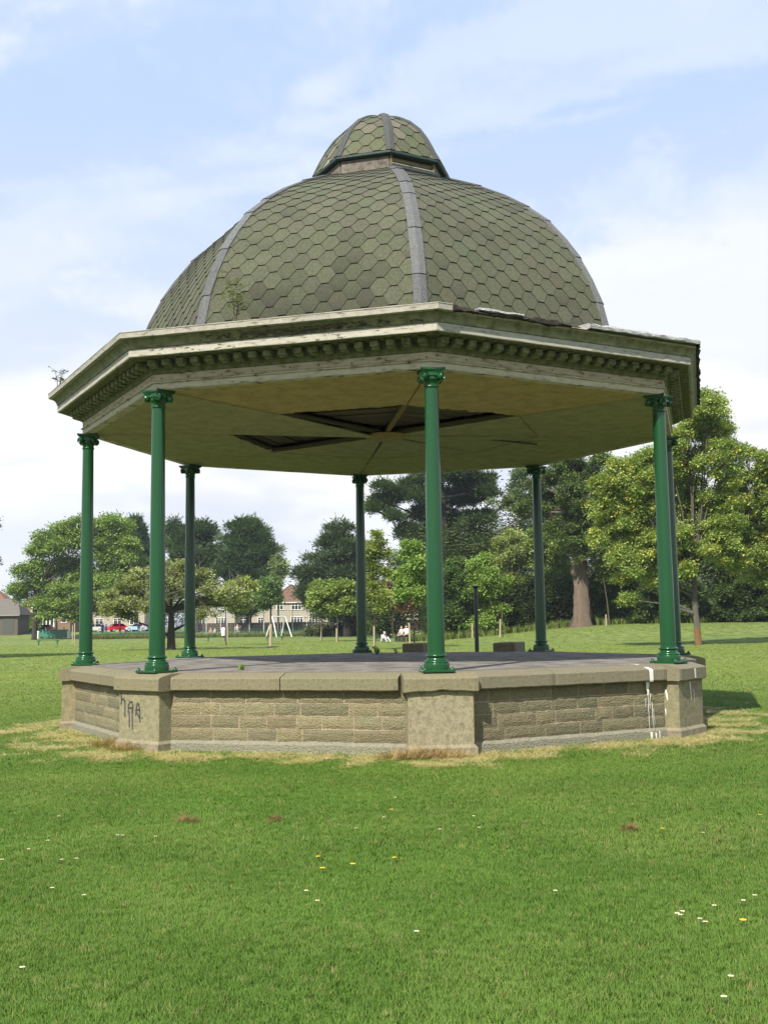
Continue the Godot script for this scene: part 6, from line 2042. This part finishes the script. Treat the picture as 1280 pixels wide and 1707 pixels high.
	var wd := thing("floor_weed", "low grassy weed on the platform edge left of centre", "plant", Vector3(-1.97, 1.004, -15.06))
	var wl := part("leaves", tuft(31, 46, 0.10, 0.009, 0.05, 1.1), M.weed, wd)
	tag(wl, "", "", "", "stuff")
	leafy_sprig("floor_weed", "upright weed at the back edge of the platform by the back column", Vector3(-0.18, 1.004, -21.92), 0.17, 6, Color(0.06, 0.10, 0.03), 7, 0.5)
	leafy_sprig("floor_weed", "tiny weed at the back edge of the platform left of the front column", Vector3(0.21, 1.004, -22.15), 0.11, 3, Color(0.07, 0.11, 0.03), 8, 0.5)
	# flowers in the lawn
	var dandelions := [[-0.48, -7.57, "dandelion in the lawn left of centre, upper of two near each other"], [-0.43, -7.21, "dandelion just below another, left of centre"], [-0.24, -7.32, "small dandelion in the middle of the lawn"], [0.03, -7.50, "bright dandelion in the centre of the lawn"], [1.81, -5.85, "biggest dandelion, at the lower right of the lawn"], [2.93, -8.91, "dandelion at the right edge of the lawn, farther away"], [2.03, -8.39, "small dandelion right of centre below the right pier"], [0.02, -9.41, "tiny dandelion in front of the front pier"]]
	for q in dandelions:
		flower("dandelion", q[2], "dandelion", "yellow dandelions in the lawn", Vector3(q[0], 0.0, q[1]), 0.022 if q[1] > -7.5 else 0.018, true)
	var daisies := [-2.02, -6.78, -2.20, -7.59, -2.11, -7.62, -1.78, -6.59, -1.69, -5.23, -0.41, -6.38, 1.51, -6.00, 1.52, -5.97, 1.55, -6.04, 1.60, -5.89, 1.61, -5.83, 1.36, -4.70, 1.47, -4.96, 1.94, -6.25, 2.04, -6.36, 0.38, -8.49, -0.04, -9.05, 0.06, -10.05, 0.68, -9.04, 0.95, -6.53, 0.13, -5.73, -2.54, -7.96, -2.61, -7.62, -2.50, -8.27, -2.03, -8.44, -1.99, -8.43, -1.73, -8.37, -0.49, -6.62, 1.75, -6.15, -2.73, -9.32, -3.15, -11.00, -0.25, -8.58, 0.68, -8.54, 2.28, -8.21]
	for i in range(0, daisies.size(), 2):
		var own: String = ["daisy level with three others at the left, lowest but one", "", "", "daisy at the left below its neighbours, alone", "daisy nearest the bottom left corner", "daisy in the middle of the lawn below the dandelions", "", "", "", "", "", "daisy nearest the bottom right corner", "daisy just above the one nearest the bottom right corner", "daisy left of the highest one near the right edge", "daisy nearest the right edge, halfway down the lawn", "", "", "daisy straight below the front pier, farthest away", "", "daisy alone right of the middle of the lawn", "daisy alone in the lower middle of the lawn", "", "daisy at the left edge of the picture", "", "", "", "", "", "", "", "", "", "", "daisy at the right between the brown leaf clump and the edge"][i / 2]
		flower("daisy", own if own else "small white daisy among others in the mown grass", "daisy", "white daisies in the lawn", Vector3(daisies[i], 0.0, daisies[i + 1]), 0.015, false)
	var db := MB.new()
	db.col = Color(0.85, 0.85, 0.83)
	for i in 8:
		var a := TAU * i / 8.0
		db.tri(Vector3(0, 0.05, 0), Vector3(cos(a) * 0.03, 0.055, sin(a) * 0.03), Vector3(cos(a + 0.7) * 0.03, 0.055, sin(a + 0.7) * 0.03))
	var where := []
	var tint := []
	for i in 420:
		var z := -rng.randf_range(20.0, 75.0)
		var x := rng.randf_range(-0.36, 0.4) * -z
		if noise_a.get_noise_2d(x * 20, z * 12) < 0.06 or octagon_distance(Vector3(x, 0, z) - HUB) < 1.0: continue
		var s := rng.randf_range(0.7, 1.3)
		where.append(Transform3D(Basis(UPV, rng.randf() * TAU).scaled(Vector3(s, s, s)), Vector3(x, land(x, z), z)))
		tint.append(Color.WHITE)
	tag(many("distant_daisies", db.mesh(), M.plain, where, tint, self), "white daisies scattered over the lawn behind the bandstand", "daisies", "", "stuff")
	# heaps of dead grass and leaf scraps
	var heaps := [[0.42, -13.22, 0.55, 0.22, 0.10, "raked heap of brown dead grass against the foot of the front pier"], [-3.23, -14.55, 0.42, 0.20, 0.05, "thin heap of straw below the pier with sprayed letters"], [-3.71, -15.03, 0.25, 0.18, 0.04, "small brown straw patch left of the pier with sprayed letters"], [-1.63, -9.15, 0.10, 0.05, 0.03, "rusty brown clump of dead leaves lying in the lawn at the left"], [-0.91, -9.15, 0.05, 0.04, 0.02, "small brown clump of dead leaves in the lawn left of centre"], [1.82, -8.52, 0.06, 0.04, 0.02, "brown clump of dead leaves in the lawn at the right"]]
	for q in heaps:
		where = []
		tint = []
		var big: bool = q[2] > 0.2
		for i in (620 if q[2] > 0.3 else (420 if big else 70)):
			var a := rng.randf() * TAU
			var r := sqrt(rng.randf())
			var s := rng.randf_range(0.7, 1.2) if big else rng.randf_range(0.28, 0.45)
			where.append(Transform3D(Basis(UPV, rng.randf() * TAU) * Basis(Vector3.RIGHT, rng.randf_range(-1.1, 1.1)).scaled(Vector3(s, s, s)), Vector3(q[0] + cos(a) * r * q[2], (1.0 - r) * q[4] * rng.randf() + (-0.012 if big else 0.026), q[1] + sin(a) * r * q[3])))
			tint.append(Color(0.26, 0.17, 0.075).lerp(Color(0.44, 0.34, 0.16), rng.randf()) if big else Color(0.20, 0.13, 0.06).lerp(Color(0.30, 0.21, 0.10), rng.randf()))
		tag(many("dead_grass_heap", tuft(5, 7, 0.07, 0.005, 0.03, 2.2), M.blade, where, tint, self), q[5], "dead grass", "", "stuff")

# ------------------------------------------------------------------ people
func capsule(p: Vector3, a: Vector3, b: Vector3, ra: float, rb: float) -> float:
	var ab := b - a
	var t := clampf((p - a).dot(ab) / maxf(ab.length_squared(), 1e-9), 0.0, 1.0)
	return p.distance_to(a + ab * t) - lerpf(ra, rb, t)

func person(label: String, at: Vector3, turn: float, pose: String, top: Color, legs: Color, hair: Color, scale := 1.0, group := "") -> void:
	var t := thing("person", label, "person", at, turn, group)
	t.scale = Vector3.ONE * scale
	var skin := Color(0.5, 0.32, 0.23)
	var J := {"pelvis": Vector3(0, 0.95, 0), "chest": Vector3(0, 1.30, 0), "neck": Vector3(0, 1.48, 0.0), "head": Vector3(0, 1.62, 0.03)}
	var sh := [Vector3(-0.18, 1.41, 0), Vector3(0.18, 1.41, 0)]
	var el := [Vector3(-0.23, 1.13, 0), Vector3(0.23, 1.13, 0)]
	var ha := [Vector3(-0.22, 0.88, 0.08), Vector3(0.22, 0.88, 0.08)]
	var hip := [Vector3(-0.09, 0.92, 0), Vector3(0.09, 0.92, 0)]
	var kn := [Vector3(-0.10, 0.50, 0.02), Vector3(0.10, 0.50, 0.02)]
	var an := [Vector3(-0.10, 0.09, -0.03), Vector3(0.10, 0.09, -0.03)]
	var drop := Vector3.ZERO
	if pose == "seat":
		drop = Vector3(0, -0.38, 0)
		kn = [Vector3(-0.12, 0.50, 0.42), Vector3(0.12, 0.50, 0.42)]
		an = [Vector3(-0.12, 0.09, 0.40), Vector3(0.12, 0.09, 0.44)]
		ha = [Vector3(-0.10, 0.98, 0.34), Vector3(0.10, 0.98, 0.34)]
		el = [Vector3(-0.25, 1.12, 0.12), Vector3(0.25, 1.12, 0.12)]
	elif pose == "ground":
		drop = Vector3(0, -0.80, -0.05)
		kn = [Vector3(-0.15, 0.46, 0.38), Vector3(0.18, 0.42, 0.40)]
		an = [Vector3(-0.14, 0.09, 0.66), Vector3(0.18, 0.09, 0.70)]
		ha = [Vector3(-0.12, 1.15, 0.45), Vector3(0.14, 1.13, 0.45)]
		el = [Vector3(-0.26, 1.16, 0.20), Vector3(0.26, 1.16, 0.20)]
	elif pose == "run":
		kn = [Vector3(-0.09, 0.60, 0.30), Vector3(0.09, 0.52, -0.12)]
		an = [Vector3(-0.09, 0.20, 0.22), Vector3(0.09, 0.28, -0.50)]
		el = [Vector3(-0.24, 1.18, -0.20), Vector3(0.24, 1.16, 0.14)]
		ha = [Vector3(-0.22, 1.08, 0.06), Vector3(0.20, 1.26, 0.38)]
	elif pose == "walk":
		kn = [Vector3(-0.10, 0.50, 0.16), Vector3(0.10, 0.50, -0.05)]
		an = [Vector3(-0.10, 0.09, 0.22), Vector3(0.10, 0.11, -0.30)]
	for k in J: J[k] += drop
	if pose == "ground":
		J.chest += Vector3(0, -0.02, 0.10)
		J.neck += Vector3(0, -0.05, 0.18)
		J.head += Vector3(0, -0.08, 0.24)
	for i in 2:
		sh[i] += drop + (Vector3(0, -0.04, 0.14) if pose == "ground" else Vector3.ZERO)
		el[i] += drop
		ha[i] += drop
		hip[i] += drop
	var shoe := Color(0.08, 0.07, 0.07)
	var bones := [[J.pelvis, J.chest, 0.145, 0.155, top], [J.chest, (sh[0] + sh[1]) * 0.5, 0.155, 0.10, top], [sh[0], sh[1], 0.075, 0.075, top], [J.neck + Vector3(0, -0.03, 0), J.head, 0.055, 0.06, skin], [J.head + Vector3(0, 0.05, -0.01), J.head + Vector3(0, -0.03, 0.02), 0.095, 0.075, skin]]
	for i in 2:
		bones.append([sh[i], el[i], 0.058, 0.045, top])
		bones.append([el[i], ha[i], 0.043, 0.030, skin])
		bones.append([ha[i], ha[i] + (ha[i] - el[i]).normalized() * 0.09, 0.036, 0.030, skin])
		bones.append([hip[i], kn[i], 0.092, 0.062, legs])
		bones.append([kn[i], an[i], 0.060, 0.042, legs])
		bones.append([an[i] + Vector3(0, -0.035, -0.03), an[i] + Vector3(0, -0.045, 0.15), 0.042, 0.034, shoe])
	bones.append([J.pelvis, (hip[0] + hip[1]) * 0.5, 0.145, 0.13, legs])
	var h := 0.034
	var field := {}
	var cells := {}
	for q in bones:
		var r: float = maxf(q[2], q[3]) + h * 1.5
		var lo: Vector3 = (q[0] as Vector3).min(q[1]) - Vector3.ONE * r
		var hi: Vector3 = (q[0] as Vector3).max(q[1]) + Vector3.ONE * r
		for x in range(int(floor(lo.x / h)), int(ceil(hi.x / h)) + 1):
			for y in range(int(floor(lo.y / h)), int(ceil(hi.y / h)) + 1):
				for z in range(int(floor(lo.z / h)), int(ceil(hi.z / h)) + 1):
					var key := Vector3i(x, y, z)
					if not field.has(key):
						var p := Vector3(key) * h
						var v := 9.0
						for w in bones:
							var c := capsule(p, w[0], w[1], w[2], w[3])
							var m := clampf(0.5 + 0.5 * (v - c) / 0.03, 0.0, 1.0)
							v = lerpf(v, c, m) - 0.03 * m * (1.0 - m)
						field[key] = v
	var b := MB.new()
	var corner := [Vector3i(0, 0, 0), Vector3i(1, 0, 0), Vector3i(0, 1, 0), Vector3i(1, 1, 0), Vector3i(0, 0, 1), Vector3i(1, 0, 1), Vector3i(0, 1, 1), Vector3i(1, 1, 1)]
	for key in field:
		var vals := []
		var whole := true
		for c in corner:
			if not field.has(key + c):
				whole = false
				break
			vals.append(field[key + c])
		if not whole: continue
		var sum := Vector3.ZERO
		var cnt := 0
		for i in 8:
			for ax in 3:
				var j := i | (1 << ax)
				if j == i: continue
				if (vals[i] < 0.0) != (vals[j] < 0.0):
					var f: float = vals[i] / (vals[i] - vals[j])
					sum += Vector3(corner[i]).lerp(Vector3(corner[j]), f)
					cnt += 1
		if cnt == 0: continue
		var p := (Vector3(key) + sum / cnt) * h
		var g := Vector3(vals[1] - vals[0] + vals[3] - vals[2] + vals[5] - vals[4] + vals[7] - vals[6], vals[2] - vals[0] + vals[3] - vals[1] + vals[6] - vals[4] + vals[7] - vals[5], vals[4] - vals[0] + vals[5] - vals[1] + vals[6] - vals[2] + vals[7] - vals[3])
		var best := 99.0
		var col := skin
		for w in bones:
			var c := capsule(p, w[0], w[1], w[2], w[3])
			if c < best:
				best = c
				col = w[4]
		cells[key] = b.v.size()
		b.v.append(p); b.n.append(g.normalized()); b.c.append(col)
	for key in cells:
		for ax in 3:
			var e := Vector3i.ZERO
			e[ax] = 1
			var u := Vector3i.ZERO
			u[(ax + 1) % 3] = 1
			var w := Vector3i.ZERO
			w[(ax + 2) % 3] = 1
			if not field.has(key + e): continue
			var a: float = field[key]
			var c: float = field[key + e]
			if (a < 0.0) == (c < 0.0): continue
			if not (cells.has(key - u) and cells.has(key - w) and cells.has(key - u - w)): continue
			var q := [cells[key - u - w], cells[key - w], cells[key], cells[key - u]]
			if a > 0.0: q.reverse()
			b.ix.append(q[0]); b.ix.append(q[2]); b.ix.append(q[1])
			b.ix.append(q[0]); b.ix.append(q[3]); b.ix.append(q[2])
	# fingers, thumb, nose, ears, eyes, mouth
	b.col = skin
	for i in 2:
		var d: Vector3 = (ha[i] - el[i]).normalized()
		var pal: Vector3 = ha[i] + d * 0.085
		var acr := d.cross(Vector3.RIGHT).normalized()
		for f in 4:
			var o := acr * (f - 1.5) * 0.019
			var len: float = [0.062, 0.075, 0.07, 0.055][f]
			b.tube([pal + o, pal + o + d * len * 0.5, pal + o + d * len * 0.9 + Vector3.BACK * 0.015], [0.0095, 0.009, 0.007], 5)
		b.tube([ha[i] + d * 0.03 + acr * 0.03, ha[i] + d * 0.06 + acr * 0.055, ha[i] + d * 0.095 + acr * 0.06], [0.012, 0.010, 0.008], 5)
	b.blob(J.head + Vector3(0, 0.0, 0.105), Vector3(0.014, 0.022, 0.018), 6, 4)
	for s in [-1.0, 1.0]:
		b.col = skin
		b.blob(J.head + Vector3(s * 0.09, 0.01, -0.01), Vector3(0.012, 0.03, 0.02), 6, 4)
		b.col = Color(0.04, 0.03, 0.03)
		b.blob(J.head + Vector3(s * 0.034, 0.025, 0.083), Vector3(0.013, 0.007, 0.008), 6, 4)
	b.col = Color(0.35, 0.13, 0.12)
	b.blob(J.head + Vector3(0, -0.045, 0.090), Vector3(0.026, 0.006, 0.008), 6, 4)
	part("body", b.mesh(), M.skin, t)
	b = MB.new()
	b.col = hair
	b.blob(J.head + Vector3(0, 0.075, -0.025), Vector3(0.102, 0.085, 0.105), 12, 8)
	b.blob(J.head + Vector3(0, 0.02, -0.055), Vector3(0.094, 0.09, 0.07), 10, 6)
	part("hair" if hair.r < 0.5 else "hat", b.mesh(), M.skin, t)

func make_people() -> void:
	person("person in a pale top and dark trousers, left one of the bench couple", Vector3(1.43, 0.0, -99.7), -0.9, "seat", Color(0.45, 0.40, 0.40), Color(0.03, 0.03, 0.05), Color(0.10, 0.06, 0.04), 1.05)
	person("person in a white top sitting on the right end of the couple's bench", Vector3(1.87, 0.0, -99.8), -0.7, "seat", Color(0.62, 0.60, 0.62), Color(0.03, 0.03, 0.05), Color(0.06, 0.04, 0.03), 1.1)
	person("person in light grey hunched on the grass left of the bench couple", Vector3(-0.25, 0.0, -98), 0.7, "ground", Color(0.60, 0.60, 0.64), Color(0.45, 0.45, 0.5), Color(0.35, 0.33, 0.32), 1.1)
	person("person in a white shirt running to the right behind the green railing", Vector3(-23.16, 0.1, -173), 1.45, "run", Color(0.68, 0.66, 0.72), Color(0.50, 0.42, 0.38), Color(0.12, 0.08, 0.05), 1.1)
	person("pale haired person in the middle of the trio sitting behind the green railing", Vector3(-26.76, 0.0, -169.5), 0.3, "seat", Color(0.5, 0.3, 0.26), Color(0.5, 0.5, 0.5), Color(0.42, 0.38, 0.3), 1.05)
	person("person leaning at the right of the trio sitting behind the green railing", Vector3(-26.19, 0.0, -170), -0.8, "seat", Color(0.45, 0.55, 0.6), Color(0.42, 0.3, 0.25), Color(0.2, 0.1, 0.06), 1.05)
	person("person in red at the left of the trio behind the green railing", Vector3(-28.32, 0.0, -170), 0.6, "ground", Color(0.55, 0.10, 0.08), Color(0.08, 0.16, 0.4), Color(0.15, 0.09, 0.05), 1.1)
	person("person in a white hat and dark top standing by the light blue car", Vector3(-41.43, 0.7, -186), 0.4, "walk", Color(0.07, 0.07, 0.16), Color(0.6, 0.6, 0.62), Color(0.8, 0.75, 0.75), 1.12)
	person("person in a pink top standing just left of the second column", Vector3(-40.83, 0.7, -187), -0.3, "walk", Color(0.6, 0.35, 0.38), Color(0.55, 0.5, 0.5), Color(0.5, 0.3, 0.28), 1.1)
	person("person in red walking in front of the red car", Vector3(-43.61, 0.5, -182), 0.2, "walk", Color(0.6, 0.05, 0.05), Color(0.5, 0.06, 0.06), Color(0.1, 0.06, 0.04), 0.85)
	person("child in white sitting between the red and the light blue car", Vector3(-41.59, 0.3, -178), 0.2, "ground", Color(0.7, 0.66, 0.62), Color(0.2, 0.2, 0.25), Color(0.3, 0.15, 0.08), 1.0)
	person("person in a blue top standing beside the silver car", Vector3(-47.25, 0.6, -185), 0.5, "walk", Color(0.10, 0.14, 0.42), Color(0.12, 0.12, 0.25), Color(0.4, 0.38, 0.5), 1.08)
	person("person in lilac standing right of the one in blue, by the red car", Vector3(-46.65, 0.6, -185), -0.4, "walk", Color(0.42, 0.40, 0.62), Color(0.10, 0.12, 0.35), Color(0.1, 0.08, 0.06), 1.0)
